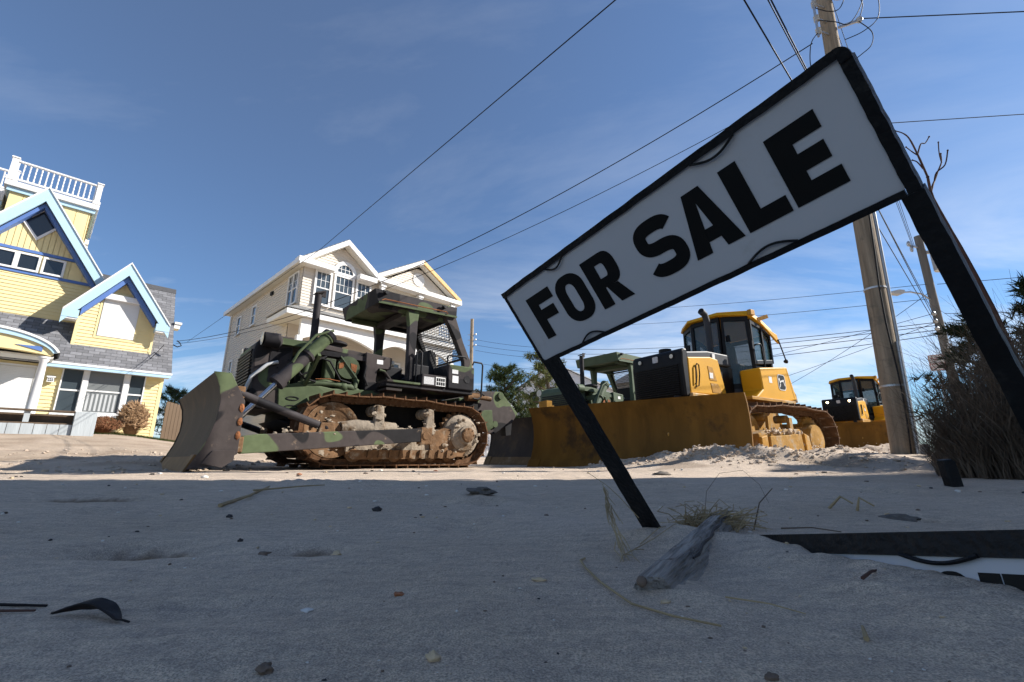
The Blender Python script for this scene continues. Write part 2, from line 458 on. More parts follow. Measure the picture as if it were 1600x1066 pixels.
def ground_z(x, y):
    s_ = x*E1.x + y*E1.y; d = x*E2.x + y*E2.y
    r = math.hypot(x, y)
    z = .05*ss(r, 1.0, 5.5)*ss(y, 0, 3)
    bank = max(0., min(1.05, .088*(d-9.2)))
    z += bank*(1-ss(s_, 1.5, 7))
    z += .25*ss(d, 11.5, 16)*ss(s_, 1.5, 7)
    z += .21*ss(y, 4.9, 6.9)*ss(x, 1.0, 3.2)*(1-ss(s_, 14, 24))
    if r < 60:
        n = noise.noise
        fade = 1 - ss(r, 25, 60)
        amp = .035 if d > 10 else .016
        z += fade*(amp*n(Vector((x*.7, y*.9, 3))) + .010*n(Vector((x*2.1, y*2.8, 8))))
        if r < 16:
            z += .005*n(Vector((x*6, y*8, 1)))
        if r < 5:
            z += .0022*n(Vector((x*19, y*26, 5))) + .0010*n(Vector((x*55, y*70, 2)))
        if 3 < r < 14:
            for hx, hy, sx, sy, h in HEAPS:
                g = gauss(x, y, hx, hy, sx, sy, R(-38))
                if g > .002: z += .72*h*g*(1 + .7*n(Vector((x*4, y*4, 4))) + .75*(1-2*abs(n(Vector((x*9, y*9, 7))))) + .5*abs(n(Vector((x*23, y*23, 2)))))
            rough = ss(y, 5.6, 6.4)*ss(x, .8, 2)*(1-ss(y, 9, 12))
            z += rough*(.022*n(Vector((x*3.5, y*3.5, 9))) + .018*abs(n(Vector((x*12, y*12, 2)))) + .012*abs(n(Vector((x*27, y*27, 5)))))
            lb = ss(d, 9.5, 11)*(1-ss(s_, 2, 5))
            z += lb*(.035*n(Vector((x*2.5, y*2.5, 6))) + .02*abs(n(Vector((x*8, y*8, 3)))))
        if 1.2 < r < 6:
            tr = ss(r, 1.2, 2.2)*(1-ss(r, 4.6, 6))
            z += tr*(.010*math.sin((y*2.2 + x*.35 + .5*n(Vector((x, y, 0))))*3.1)*n(Vector((x*.8, y*1.4, 12))) - .014*max(0, n(Vector((x*3.2, y*3.6, 15)))-.18)*2)
        if r < 4.2:
            for px_, py_, sx, sy, h in PITS:
                g = gauss(x, y, px_, py_, sx, sy, .1)
                if g > .002: z -= h*min(1, g*1.6)*(1 + .5*n(Vector((x*22, y*22, 3))))
    return z
def make_ground():
    rings = [.12]
    while rings[-1] < 1500:
        r = rings[-1]
        rings.append(r*(1.0135 if r < 5 else 1.009 if r < 9.5 else 1.0135 if r < 14 else (1.03 if r < 40 else 1.25)))
    angs = [R(-70) + R(140)*i/440 for i in range(441)] + [R(70) + R(220)*i/60 for i in range(1, 60)]
    na = len(angs)
    vs = [(0, 0, ground_z(0, 0))]; fs = []
    for r in rings:
        for a in angs:
            x, y = r*math.sin(a), r*math.cos(a)
            vs.append((x, y, ground_z(x, y)))
    for k in range(na): fs.append((0, 1+(k+1) % na, 1+k))
    for i in range(len(rings)-1):
        a, b = 1+i*na, 1+(i+1)*na
        for k in range(na):
            k2 = (k+1) % na
            fs.append((a+k, a+k2, b+k2, b+k))
    me = bpy.data.meshes.new('sand_ground'); me.from_pydata(vs, [], fs)
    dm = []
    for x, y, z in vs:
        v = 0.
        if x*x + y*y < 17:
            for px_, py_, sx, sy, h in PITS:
                if h > .021:  # hollows coloured darker, standing in for the shade inside them
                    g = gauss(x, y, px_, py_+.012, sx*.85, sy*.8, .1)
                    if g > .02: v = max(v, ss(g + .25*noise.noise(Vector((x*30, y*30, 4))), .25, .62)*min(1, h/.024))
        elif x*E2.x + y*E2.y > 9.2 and x*x + y*y < 1200:
            v = .42*ss(x*E2.x + y*E2.y, 9.2, 11.5)*(1-ss(x*E1.x + y*E1.y, 5, 12)) + .3*ss(noise.noise(Vector((x*1.3, y*1.3, 21))), .0, .4)
        elif 36 < x*x + y*y < 130:
            v = .55*ss(noise.noise(Vector((x*1.6, y*1.6, 21))), .12, .4)
        dm.append(v)
    at = me.attributes.new('damp_shade', 'FLOAT', 'POINT'); at.data.foreach_set('value', dm)
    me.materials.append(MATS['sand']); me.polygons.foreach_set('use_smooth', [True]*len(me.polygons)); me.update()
    if me.polygons[na+5].normal.z < 0: me.flip_normals()
    o = link('sand_ground', me); tag(o, kind='structure')
make_ground()
def gp(x, y, dz=0): return Vector((x, y, ground_z(x, y)+dz))

# ---------------------------------------------------------------- leaning FOR SALE sign
SBL = Vector((.0838, 1.1446, .4421)); SW = Vector((.5658, -.8150, .1246)); SU = Vector((-.5155, -.2773, .8108))
SN = SW.cross(SU).normalized()          # points away from the camera side
if SN.dot(Vector((0,1,0))) > 0: SN = -SN  # now towards the viewer
def sign_basis(o, w, u, n): return Matrix(((w.x,u.x,n.x,o.x),(w.y,u.y,n.y,o.y),(w.z,u.z,n.z,o.z),(0,0,0,1)))

def arcpts(cx, cy, rx, ry, a0, a1, n=10):
    return [(cx + rx*math.cos(R(a0 + (a1-a0)*i/n)), cy + ry*math.sin(R(a0 + (a1-a0)*i/n))) for i in range(n+1)]
def rrect(x0, x1, y0, y1, rx, ry, n=7):
    return arcpts(x1-rx, y0+ry, rx, ry, -90, 0, n) + arcpts(x1-rx, y1-ry, rx, ry, 0, 90, n) + arcpts(x0+rx, y1-ry, rx, ry, 90, 180, n) + arcpts(x0+rx, y0+ry, rx, ry, 180, 270, n)
def stroke_path(pts, t):
    """thick polyline -> outline (left side, then right side reversed)"""
    l, r = [], []
    n = len(pts)
    for i, p in enumerate(pts):
        a = Vector(pts[max(0, i-1)]).to_2d() if i else Vector(p)
        b = Vector(pts[min(n-1, i+1)])
        a = Vector(pts[i-1]) if i else Vector(p)
        d = (b-a).normalized(); q = Vector((-d.y, d.x))*t/2
        l.append(Vector(p)+q); r.append(Vector(p)-q)
    return l, r
def sarc(cx, cy, rx, ry, a0, a1, n=10, e=.72):
    out = []
    for i in range(n+1):
        a = R(a0 + (a1-a0)*i/n); c, s_ = math.cos(a), math.sin(a)
        out.append((cx + rx*math.copysign(abs(c)**e, c), cy + ry*math.copysign(abs(s_)**e, s_)))
    return out
def glyph(ch, mb, x0, x1, y0, y1, t, z0, z1, M):
    """heavy grotesque capital inside a box; t = stroke as a share of the height"""
    w, h = x1-x0, y1-y0
    tx = t*h*1.12; ty = t*h
    def poly(pts): mb.prism([(x0+a*w, y0+b*h) for a, b in pts], z0, z1, 'z', M)
    X, Y = tx/w, ty/h
    if ch == 'F': poly([(0,0),(X,0),(X,.40),(.88,.40),(.88,.40+Y),(X,.40+Y),(X,1-Y),(1,1-Y),(1,1),(0,1)])
    elif ch == 'E': poly([(0,0),(1,0),(1,Y),(X,Y),(X,.5-Y/2),(.93,.5-Y/2),(.93,.5+Y/2),(X,.5+Y/2),(X,1-Y),(1,1-Y),(1,1),(0,1)])
    elif ch == 'L': poly([(0,0),(1,0),(1,Y),(X,Y),(X,1),(0,1)])
    elif ch == 'I': poly([(0,0),(1,0),(1,1),(0,1)])
    elif ch == 'N': poly([(0,0),(X,0),(X,.58),(1-X,0),(1,0),(1,1),(1-X,1),(1-X,.42),(X,1),(0,1)])
    elif ch == 'O':
        mb.frame(rrect(x0, x1, y0, y1, w*.44, h*.30), rrect(x0+tx*.95, x1-tx*.95, y0+ty*.82, y1-ty*.82, (w*.5-tx*.95)*.85, h*.17), z0, z1, 'z', M)
    elif ch == 'R':
        mb.prism([(x0, y0), (x0+tx, y0), (x0+tx, y1), (x0, y1)], z0, z1, 'z', M)
        ym = y0+h*.36
        out = [(x0+tx, ym), (x1-h*.28, ym)] + sarc(x1-h*.28, (ym+y1)/2, h*.26, (y1-ym)/2, -90, 90, 12, .75) + [(x0+tx, y1)]
        inn = [(x0+tx, ym+ty*.78), (x1-h*.34, ym+ty*.78)] + sarc(x1-h*.34, (ym+y1)/2, max(.004, h*.32-tx*.95), (y1-ym)/2-ty*.78, -90, 90, 12, .75) + [(x0+tx, y1-ty*.78)]
        mb.frame(out, inn, z0, z1, 'z', M)
        l = [(x0+w*.40, ym), (x0+w*.40+tx*1.0, ym), (x1, y0), (x1-tx*1.15, y0)]
        mb.prism(l, z0+.0001, z1-.0002, 'z', M)
    elif ch == 'A':
        ap = .5
        mb.prism([(x0, y0), (x0+tx, y0), (x0+w*.5+tx*.12, y1), (x0+w*.5-tx*.55, y1)], z0, z1, 'z', M)
        mb.prism([(x1-tx, y0), (x1, y0), (x0+w*.5+tx*.55, y1), (x0+w*.5-tx*.12, y1)], z0+.0001, z1-.00015, 'z', M)
        mb.prism([(x0+w*.22, y0+h*.17), (x0+w*.78, y0+h*.17), (x0+w*.70, y0+h*.17+ty*.85), (x0+w*.30, y0+h*.17+ty*.85)], z0+.0002, z1-.0003, 'z', M)
    elif ch == 'S':
        r1 = h*.5
        tq = ty*.95
        rx = w/2-tq/2; ry = (h-tq)/4
        cx = (x0+x1)/2; cu = y0+tq/2+3*ry; cl = y0+tq/2+ry
        path = sarc(cx, cu, rx, ry, 22, 86, 8) + sarc(cx, cu, rx, ry, 94, 262, 20) + sarc(cx, cl, rx, ry, 82, -86, 20) + sarc(cx, cl, rx, ry, -94, -158, 8)
        l, r = stroke_path(path, tq)
        n = len(l)
        vs = [(p.x, p.y, z0) for p in l] + [(p.x, p.y, z0) for p in r] + [(p.x, p.y, z1) for p in l] + [(p.x, p.y, z1) for p in r]
        fs = []
        for i in range(n-1):
            fs += [(i, i+1, n+i+1, n+i), (2*n+i, 3*n+i, 3*n+i+1, 2*n+i+1), (i, 2*n+i, 2*n+i+1, i+1), (n+i, n+i+1, 3*n+i+1, 3*n+i)]
        fs += [(0, n, 3*n, 2*n), (n-1, 3*n-1, 4*n-1, 2*n-1)]
        mb.add(vs, fs, M)
    elif ch == 'H': poly([(0,0),(X,0),(X,.5-Y/2),(1-X,.5-Y/2),(1-X,0),(1,0),(1,1),(1-X,1),(1-X,.5+Y/2),(X,.5+Y/2),(X,1),(0,1)])
    elif ch == 'P' :
        poly([(0,0),(X,0),(X,1),(0,1)])

def rough_path(p0, p1, n, amp, seed):
    p0 = Vector(p0); p1 = Vector(p1)
    return [p0.lerp(p1, i/n) + Vector((noise.noise(Vector((i*.9, seed, 0))), noise.noise(Vector((i*.9, seed, 5))), noise.noise(Vector((i*.9, seed, 9)))))*amp for i in range(n+1)]

def for_sale_sign():
    root = empty('for_sale_sign', (.35, 1.25, ground_z(.35, 1.25)))
    tag(root, 'leaning FOR SALE sign in a black metal frame planted in the sand', 'sign')
    O = Vector(root.location)
    M = Matrix.Translation(-O) @ sign_basis(SBL, SW, SU, SN)
    PW, PHt = .76, .2005
    one('panel', MATS['sign_white'], root, lambda m: m.prism(rrect(.004, PW+.004, .004, PHt-.004, .008, .008, 4), -.002, .002, 'z', M))
    boxes = [('F', .058, .142), ('O', .153, .238), ('R', .251, .334), ('S', .386, .475), ('A', .478, .566), ('L', .574, .641), ('E', .648, .716)]
    for ch, a, b in boxes:
        m = MB(); glyph(ch, m, a, b, .048, .1585, .24, .0022, .0032, M)
        m.build('letter', MATS['letter_black'], root)
    # legs: angle iron, one face to the viewer and one flange going back
    def leg(u0, u1, v0, v1, n, seed, outer):
        m = MB(); k = 26
        for i in range(k):
            a = v0 + (v1-v0)*i/k; b = v0 + (v1-v0)*(i+1)/k
            j = [noise.noise(Vector((q*(30 if n > 20 else 60), seed, 1)))*(.0016 if n > 20 else .0007) for q in (a, b)]
            m.add([(u0+j[0], a, -.006), (u1+j[0], a, -.006), (u1+j[1], b, -.006), (u0+j[1], b, -.006),
                   (u0+j[0], a, .004), (u1+j[0], a, .004), (u1+j[1], b, .004), (u0+j[1], b, .004)],
                  [(0,1,2,3), (7,6,5,4), (0,4,5,1), (2,6,7,3), (1,5,6,2), (3,7,4,0)], M)
            x0, x1 = (u0, u0+.004) if outer < 0 else (u1-.004, u1)
            m.add([(x0+j[0], a, -.03), (x1+j[0], a, -.03), (x1+j[1], b, -.03), (x0+j[1], b, -.03),
                   (x0+j[0], a, -.0061), (x1+j[0], a, -.0061), (x1+j[1], b, -.0061), (x0+j[1], b, -.0061)],
                  [(0,1,2,3), (7,6,5,4), (0,4,5,1), (2,6,7,3), (1,5,6,2), (3,7,4,0)], M)
        return m
    leg(-.001, .050, -.56, -.004, 26, 2, -1).build('leg', MATS['sign_black'], root)
    leg(-.004, .004, .0, .2005, 10, 4, -1).build('frame_side', MATS['sign_black'], root)
    leg(.753, .7775, -.62, -.004, 30, 7, 1).build('leg', MATS['sign_black'], root)
    leg(.761, .7755, -.0035, .19, 12, 7, 1).build('frame_side', MATS['sign_black'], root)
    def rail(v0, v1, u0, u1, seed, vs=1):
        m = MB(); k = 40
        for i in range(k):
            a = u0 + (u1-u0)*i/k; b = u0 + (u1-u0)*(i+1)/k
            j = [noise.noise(Vector((q*26, seed, 1)))*.0014 for q in (a, b)]
            m.add([(a, v0+j[0], -.004), (b, v0+j[1], -.004), (b, v1+j[1], -.004), (a, v1+j[0], -.004),
                   (a, v0+j[0], .006), (b, v0+j[1], .006), (b, v1+j[1], .006), (a, v1+j[0], .006)],
                  [(0,1,2,3), (7,6,5,4), (0,4,5,1), (2,6,7,3), (1,5,6,2), (3,7,4,0)], M)
        return m
    rail(.193, .206, -.004, .7608, 11).build('top_rail', MATS['sign_black'], root)
    rail(-.005, .005, 0, .76, 12).build('bottom_rail', MATS['sign_black'], root)
    def corner(m):
        m.prism(arcpts(.762, .191, .0135, .0155, 90, 0, 8) + [(.7755, .186), (.761, .186), (.761, .2065)], -.0042, .0062, 'z', M)
    one('frame_corner', MATS['sign_black'], root, corner)
    # spring wire clips holding the panel
    for a, b, top in ((.165, .222, 1), (.545, .620, 1), (.152, .222, 0), (.550, .628, 0)):
        m = MB(); n = 14; pts = []
        for i in range(n+1):
            u = a + (b-a)*i/n; q = math.sin(math.pi*i/n)
            pts.append(M @ Vector((u, (.193 - .012*q) if top else (.005 + .013*q), .0068)))
        m.tube(pts, .0021, 6); m.build('spring_clip', MATS['sign_black'], root, smooth=60)
for_sale_sign()

# ---------------------------------------------------------------- house parts
SWAP = Matrix(((0,1,0,0),(1,0,0,0),(0,0,1,0),(0,0,0,1)))     # wall along y instead of x
def siding(m, lo, hi, z0, z1, step, y=0, out=-1, lap=.026, M=None):
    """lap siding: one course per board, each board tilted over the one below; lo/hi give the extent at height z"""
    z = z0
    while z < z1-1e-4:
        zt = min(z+step, z1)
        a0, b0, a1, b1 = lo(z), hi(z), lo(zt), hi(zt)
        if b0-a0 > .01:
            yb, yt = y+out*lap, y+out*.002
            m.add([(a0, yb, z), (b0, yb, z), (b1, yt, zt), (a1, yt, zt), (a0, y+out*.001, z), (b0, y+out*.001, z)],
                  [(0,1,2,3), (4,5,1,0)], M)
        z = zt
def window(parent, x0, x1, z0, z1, y, fw=.09, nx=0, nz=0, upper=.5, sash=True, glass='window_glass', M=None, M0=None, frame='white_paint', sill=True, curtains=False):
    m = MB(M0)
    o = [(x0-fw, z0-fw), (x1+fw, z0-fw), (x1+fw, z1+fw), (x0-fw, z1+fw)]
    i = [(x0, z0), (x1, z0), (x1, z1), (x0, z1)]
    m.frame(o, i, y-.07, y+.02, 'y', M)
    w = m.build('window', MATS[frame], parent, bevel=0)
    one2('pane', MATS[glass], w, lambda q: q.box(x0, x1, y-.022, y+.015, z0, z1, M), M0)
    if curtains:
        def cur(q):
            n = 7
            for k in range(n):
                a = x0+.05 + (x1-x0-.1)*k/n
                q.box(a, a+(x1-x0-.1)/n*.5, y-.026, y-.0225, z0+.05, z0+(z1-z0)*.45, M)
        one2('curtain', MATS['light_grey'], w, cur, M0)
    zm = z0 + (z1-z0)*(1-upper)
    if sash:
        one2('sash_rail', MATS[frame], w, lambda q: q.box(x0, x1, y-.045, y-.024, zm-.03, zm+.03, M), M0)
    if nx:
        def mun(q):
            for k in range(1, nx):
                a = x0 + (x1-x0)*k/nx; q.box(a-.011, a+.011, y-.036, y-.024, zm+(.03 if sash else 0), z1, M)
            for k in range(1, nz):
                b = zm + (z1-zm)*k/nz; q.box(x0, x1, y-.0345, y-.024, b-.011, b+.011, M)
        one2('muntin', MATS[frame], w, mun, M0)
    if sill:
        one2('sill', MATS[frame], w, lambda q: q.box(x0-fw-.03, x1+fw+.03, y-.11, y-.071, z0-fw-.03, z0-fw+.02, M), M0)
    return w
def one2(name, mat, parent, fn, M0=None, **kw):
    m = MB(M0); fn(m); return m.build(name, mat, parent, **kw)
def roof_plane(name, parent, mat, a, b, c, d, th, M0=None):
    """slab between eave a-b and ridge d-c, with real-size shingle coordinates"""
    a, b, c, d = (Vector(p) for p in (a, b, c, d))
    n = (b-a).cross(d-a).normalized()
    if n.z < 0: n = -n
    m = MB(M0)
    lo = [a, b, c, d]; hi = [p+n*th for p in lo]
    m.add(lo+hi, [(3,2,1,0),(4,5,6,7),(0,1,5,4),(1,2,6,5),(2,3,7,6),(3,0,4,7)])
    o = m.build(name, mat, parent)
    uv_planar(o, b-a, d-a)
    return o
def gable_board(parent, name, mat, ax, az, half, slope, w, y0, y1, M0=None, hl=None, hr=None):
    """pair of sloping boards under a gable: apex (ax,az), board depth w measured vertically"""
    for sgn, hh in ((-1, hl or half), (1, hr or half)):
        m = MB(M0)
        e = .002 if sgn > 0 else 0
        m.prism([(ax, az), (ax+sgn*hh, az-slope*hh), (ax+sgn*hh, az-slope*hh-w), (ax, az-w)], y0+e, y1-e, 'y')
        m.build(name, mat, parent)

# ---------------------------------------------------------------- yellow house
def yellow_house():
    k = .9
    root = empty('yellow_house', street(3.45*k, 23.78*k, 0), STREET_RZ)
    tag(root, 'yellow clapboard beach house with blue trim, steep gables and a roof deck', 'house')
    M0 = Matrix.Translation((0, 0, .2)) @ Matrix.Scale(k, 4) @ Matrix.Translation((-3.45, -23.78, -.2))
    yel, wh, lb, db = MATS['yellow_siding'], MATS['white_paint'], MATS['light_blue'], MATS['dark_blue']
    P = lambda name, mat, fn, **kw: one2(name, mat, root, fn, M0, **kw)
    W = 23.78
    # solid core behind the boards, then the boards
    P('wall_core', yel, lambda m: (m.box(-7, 3.44, W, 30, .6, 3.6), m.prism([(-4.9,5.0),(2.4,5.0),(-1.25,10.2)], 24.55, 30)))
    P('wall', yel, lambda m: siding(m, lambda z: -7, lambda z: 3.45, .7, 3.6, .135, W-.002))
    P('corner_board', yel, lambda m: m.box(3.34, 3.46, W-.03, W+.1, .7, 3.55))
    P('end_wall', yel, lambda m: siding(m, lambda z: W, lambda z: 30 if z < 3.6 else 30, .7, 3.6, .135, 3.45, 1, .026, SWAP))
    # triple window
    window(root, 1.15, 2.17, 1.95, 3.5, W-.04, .06, upper=.48, M0=M0, glass='curtain_glass', curtains=True)
    window(root, .42, .96, 1.95, 3.5, W-.02, .04, upper=.5, M0=M0, sill=False)
    window(root, 2.38, 2.83, 1.95, 3.5, W-.02, .04, upper=.5, M0=M0, sill=False)
    for a, b in ((.98, 1.13), (2.19, 2.36)): P('window_post', wh, lambda m: m.box(a, b, W-.14, W-.02, 1.861, 3.52))
    P('window_sill', wh, lambda m: m.box(.3, 2.95, W-.17, W-.015, 1.78, 1.86))
    # lower roof
    RD0, RZ0, SL = 23.36, 3.6, 1.5
    RD1 = 26.35; RZ1 = RZ0 + (RD1-RD0)*SL
    roof_plane('roof', root, MATS['grey_shingle'], (-7, RD0, RZ0), (3.62, RD0, RZ0), (3.62, RD1, RZ1), (-7, RD1, RZ1), .06, M0)
    roof_plane('roof', root, MATS['grey_shingle'], (-7, 29.4, RZ0), (3.62, 29.4, RZ0), (3.62, RD1, RZ1), (-7, RD1, RZ1), .06, M0)
    P('ridge_cap', MATS['grey_shingle'], lambda m: m.prism([(RD1-.16, RZ1-.1), (RD1, RZ1+.16), (RD1+.16, RZ1-.1)], -1, 3.64, 'x'))
    P('gable_wall', yel, lambda m: m.prism([(W+.05, 3.55), (29, 3.55), (RD1, RZ1-.1)], 3.30, 3.42, 'x'))
    P('fascia', wh, lambda m: m.box(-.2, 3.64, RD0-.08, RD0-.002, 3.60, 3.68))
    P('fascia_board', lb, lambda m: m.box(-.2, 3.62, RD0-.06, RD0-.002, 3.48, 3.598))
    P('soffit', wh, lambda m: m.box(-.2, 3.6, RD0, W-.02, 3.5, 3.53))
    P('end_bracket', wh, lambda m: (m.box(3.63, 3.9, 24.9, 25.5, 6.2, 6.3), m.box(3.63, 3.85, 24.95, 25.45, 6.0, 6.19)))
    # dormer
    Dd = 23.9; ax, az, sl = 1.61, 8.0, 1.42
    lo = lambda z: max(.39, ax-(az-.25-z)/sl); hi = lambda z: min(2.86, ax+(az-.25-z)/sl)
    P('dormer_core', yel, lambda m: m.prism([(.40, 4.2), (2.85, 4.2), (2.85, 5.9), (1.61, 7.66), (.40, 5.9)], Dd+.01, 26.2))
    P('dormer_wall', yel, lambda m: siding(m, lo, hi, 4.3, 6.85, .135, Dd))
    def vboards(m, ax_, base, top, z0, zr, y, step, x0, x1):
        x = x0
        while x < x1-.01:
            a, b = x+.008, min(x+step, x1)-.008
            za, zb = zr(a), zr(b)
            if max(za, zb) > z0:
                m.prism([(a, z0), (b, z0), (b, max(z0, zb)), (a, max(z0, za))] if min(za, zb) > z0 else ([(a, z0), (b, z0), (b, zb)] if zb > za else [(a, z0), (b, z0), (a, za)]), y-.022, y-.003)
            x += step
    P('gable_boards', yel, lambda m: vboards(m, ax, 0, 0, 6.86, lambda x: az-.3-abs(x-ax)*sl, Dd, .14, .9, 2.32))
    for a in (.40, 2.76): P('corner_board', yel, lambda m: m.box(a, a+.10, Dd-.03, Dd-.017, 4.25, 5.95))
    for a, b, c, d in (((-.0,23.46,az-1.59*sl),(-.0,27.2,az-1.59*sl),(ax,27.2,az),(ax,23.46,az)), ((3.2,23.46,az-1.59*sl),(3.2,27.2,az-1.59*sl),(ax,27.2,az),(ax,23.46,az))):
        roof_plane('dormer_roof', root, MATS['grey_shingle'], a, b, c, d, .05, M0)
    gable_board(root, 'rake_trim', wh, ax, az+.09, 1.66, sl, .07, 23.36, 23.47, M0)
    gable_board(root, 'rake_board', lb, ax, az+.02, 1.66, sl, .50, 23.40, 23.49, M0)
    gable_board(root, 'rake_soffit', db, ax, az-.50, 1.15, sl, .26, 23.55, 23.86, M0)
    for a, b in ((-.05, .42), (2.80, 3.27)):
        P('eave_return', lb, lambda m: m.box(a, b, 23.39, 23.86, 5.42, 5.72)); P('eave_soffit', wh, lambda m: m.box(a+.02, b-.02, 23.42, 23.86, 5.36, 5.417))
    def shutter(m, x0, x1, z0, z1, y):
        z = z0
        while z < z1:
            m.box(x0, x1, y-.05, y-.022, z+.006, min(z+.055, z1)); z += .058
        m.box(x0-.0, x1, y-.035, y-.012, z0, z1)
    P('roll_shutter', wh, lambda m: shutter(m, 1.07, 2.20, 4.95, 6.5, Dd))
    P('shutter_housing', wh, lambda m: m.box(1.02, 2.25, Dd-.2, Dd-.012, 6.46, 6.70), bevel=.02)
    P('shutter_frame', yel, lambda m: m.frame([(.98,4.86),(2.29,4.86),(2.29,6.75),(.98,6.75)], [(1.06,4.94),(2.21,4.94),(2.21,6.7),(1.06,6.7)], Dd-.03, Dd-.01))
    # main gable
    Dg = 24.52; ax, az, sl = -1.25, 10.45, 1.48
    P('main_gable_wall', yel, lambda m: siding(m, lambda z: max(-4.8, ax-(az-.2-z)/sl), lambda z: min(2.3, ax+(az-.2-z)/sl), 5.2, 7.03, .135, Dg))
    P('gable_panel', yel, lambda m: vboards(m, ax, 0, 0, 7.15, lambda x: min(7.88, az-.25-abs(x-ax)*sl), Dg, .42, -3.5, 1.0))
    P('gable_boards', yel, lambda m: vboards(m, ax, 0, 0, 8.02, lambda x: az-.3-abs(x-ax)*sl, Dg, .16, -2.8, .4))
    for z in (7.03, 7.90): P('trim_band', db, lambda m: m.box(max(-4, ax-(az-z)/sl)+.05, ax+(az-.25-z)/sl-.03, Dg-.05, Dg-.001, z, z+.11))
    for a in (-2.17, -1.53, -.84): window(root, a, a+.50, 7.22, 7.77, Dg-.03, .07, sash=False, glass='dark_glass', M0=M0, sill=False)
    c = (-1.24, 9.12)
    dm = lambda f: [(c[0]-.46*f, c[1]), (c[0], c[1]-.62*f), (c[0]+.46*f, c[1]), (c[0], c[1]+.62*f)]
    dw = P('window', wh, lambda m: m.frame(dm(1.12), dm(.9), Dg-.08, Dg-.02))
    one2('pane', MATS['dark_glass'], dw, lambda m: m.prism(dm(.9), Dg-.045, Dg-.025), M0)
    zf = 5.2; hf = (az-zf)/sl
    for sg in (-1, 1):
        roof_plane('gable_roof', root, MATS['grey_shingle'], (ax+sg*hf, Dg-.5, zf), (ax+sg*hf, 30, zf), (ax, 30, az), (ax, Dg-.5, az), .05, M0)
    gable_board(root, 'rake_trim', wh, ax, az+.09, hf, sl, .07, Dg-.62, Dg-.50, M0)
    gable_board(root, 'rake_board', lb, ax, az+.02, hf, sl, .55, Dg-.58, Dg-.48, M0)
    gable_board(root, 'rake_soffit', db, ax, az-.55, hf*.72, sl, .20, Dg-.40, Dg-.035, M0)
    # tower with roof deck
    Dt = 25.95; tx0, tx1 = -2.40, .06; tz = 10.72
    P('tower_core', yel, lambda m: m.box(tx0+.02, tx1-.01, Dt+.02, Dt+3.4, 6, tz))
    P('tower_wall', yel, lambda m: vboards(m, 0, 0, 0, 7, lambda x: tz, Dt+.02, .4, tx0, tx1))
    P('tower_side', yel, lambda m: siding(m, lambda z: Dt, lambda z: Dt+3.4, 7, tz, .135, tx1, 1, .026, SWAP))
    P('tower_band', lb, lambda m: m.box(tx0-.1, tx1+.12, Dt-.1, Dt+3.6, tz+.001, tz+.18))
    P('deck', wh, lambda m: m.box(tx0-.2, tx1+.2, Dt-.2, Dt+3.7, tz+.181, tz+.42), bevel=.02)
    P('deck_bracket', wh, lambda m: [m.box(tx1+.02, tx1+.16, Dt+y, Dt+y+.3, 9.1+.3*i, 9.3+.3*i) for i, y in enumerate((.3, .3))])
    zb = tz+.43
    def railing(p0, p1, nb):
        p0 = Vector(p0); p1 = Vector(p1); d = p1-p0
        P('hand_rail', wh, lambda m: m.bar(p0+Vector((0,0,.92)), p1+Vector((0,0,.92)), .13, .06))
        P('bottom_rail', wh, lambda m: m.bar(p0+Vector((0,0,.12)), p1+Vector((0,0,.12)), .09, .07))
        me = None
        for i in range(nb):
            q = p0 + d*((i+.7)/(nb+.4))
            m = MB(); m.lathe([(.028,.15),(.028,.30),(.017,.34),(.026,.45),(.016,.52),(.026,.62),(.017,.70),(.028,.74),(.028,.9)], (0,0,0), (0,0,1), 8)
            if me is None:
                m2 = MB(Matrix.Scale(k, 4)); m2.add(m.v, m.f); me = m2.mesh('baluster', wh, 40)
            loc = M0 @ q
            link('baluster', me, root, loc=loc)
    A, B = (tx0-.08, Dt-.08, zb), (tx1+.08, Dt-.08, zb)
    railing(A, B, 15); railing(B, (tx1+.08, Dt+3.5, zb), 16); railing((tx0-.08, Dt+1.2, zb), (-5.5, Dt+1.2, zb), 16)
    for q in (A, B, (tx0-.08, Dt+1.2, zb), (tx1+.08, Dt+3.5, zb)):
        P('newel_post', wh, lambda m: (m.box(q[0]-.09, q[0]+.09, q[1]-.09, q[1]+.09, zb, zb+1.0), m.box(q[0]-.13, q[0]+.13, q[1]-.13, q[1]+.13, zb, zb+.14), m.box(q[0]-.12, q[0]+.12, q[1]-.12, q[1]+.12, zb+1.0, zb+1.05)))
    P('side_deck', wh, lambda m: m.box(-5.6, tx0-.21, Dt+1.0, Dt+3.6, tz-.1, tz+.42))
    P('side_deck_band', lb, lambda m: m.box(-5.6, tx0-.21, Dt+1.05, Dt+3.6, tz-.3, tz-.101))
    P('side_wall', MATS['soffit'], lambda m: m.box(-5.5, tx0-.01, Dt+2.4, Dt+3.5, 7.5, tz-.3))
    # porch with arched roof and column
    Dp = 22.2
    arc = lambda r, w: [(-1.75 + w*math.sin(R(a)), 3.62 + r*math.cos(R(a))) for a in range(-78, 79, 6)]
    def arch(m, o, i, y0, y1): m.prism(o + i[::-1], y0, y1)
    P('porch_roof', MATS['grey_shingle'], lambda m: arch(m, arc(.90, 1.98), arc(.86, 1.94), Dp-.12, 24.2))
    P('porch_trim', wh, lambda m: arch(m, arc(.88, 1.97), arc(.80, 1.9), Dp-.17, Dp-.05))
    P('porch_fascia', lb, lambda m: arch(m, arc(.80, 1.93), arc(.64, 1.80), Dp-.13, Dp-.04))
    P('porch_arch', yel, lambda m: arch(m, arc(.66, 1.82), arc(.16, 1.74), Dp-.06, Dp+.25))
    P('porch_inlay', db, lambda m: m.prism([(-.92,3.93),(-.28,3.95),(-.26,3.78)], Dp-.085, Dp-.062))
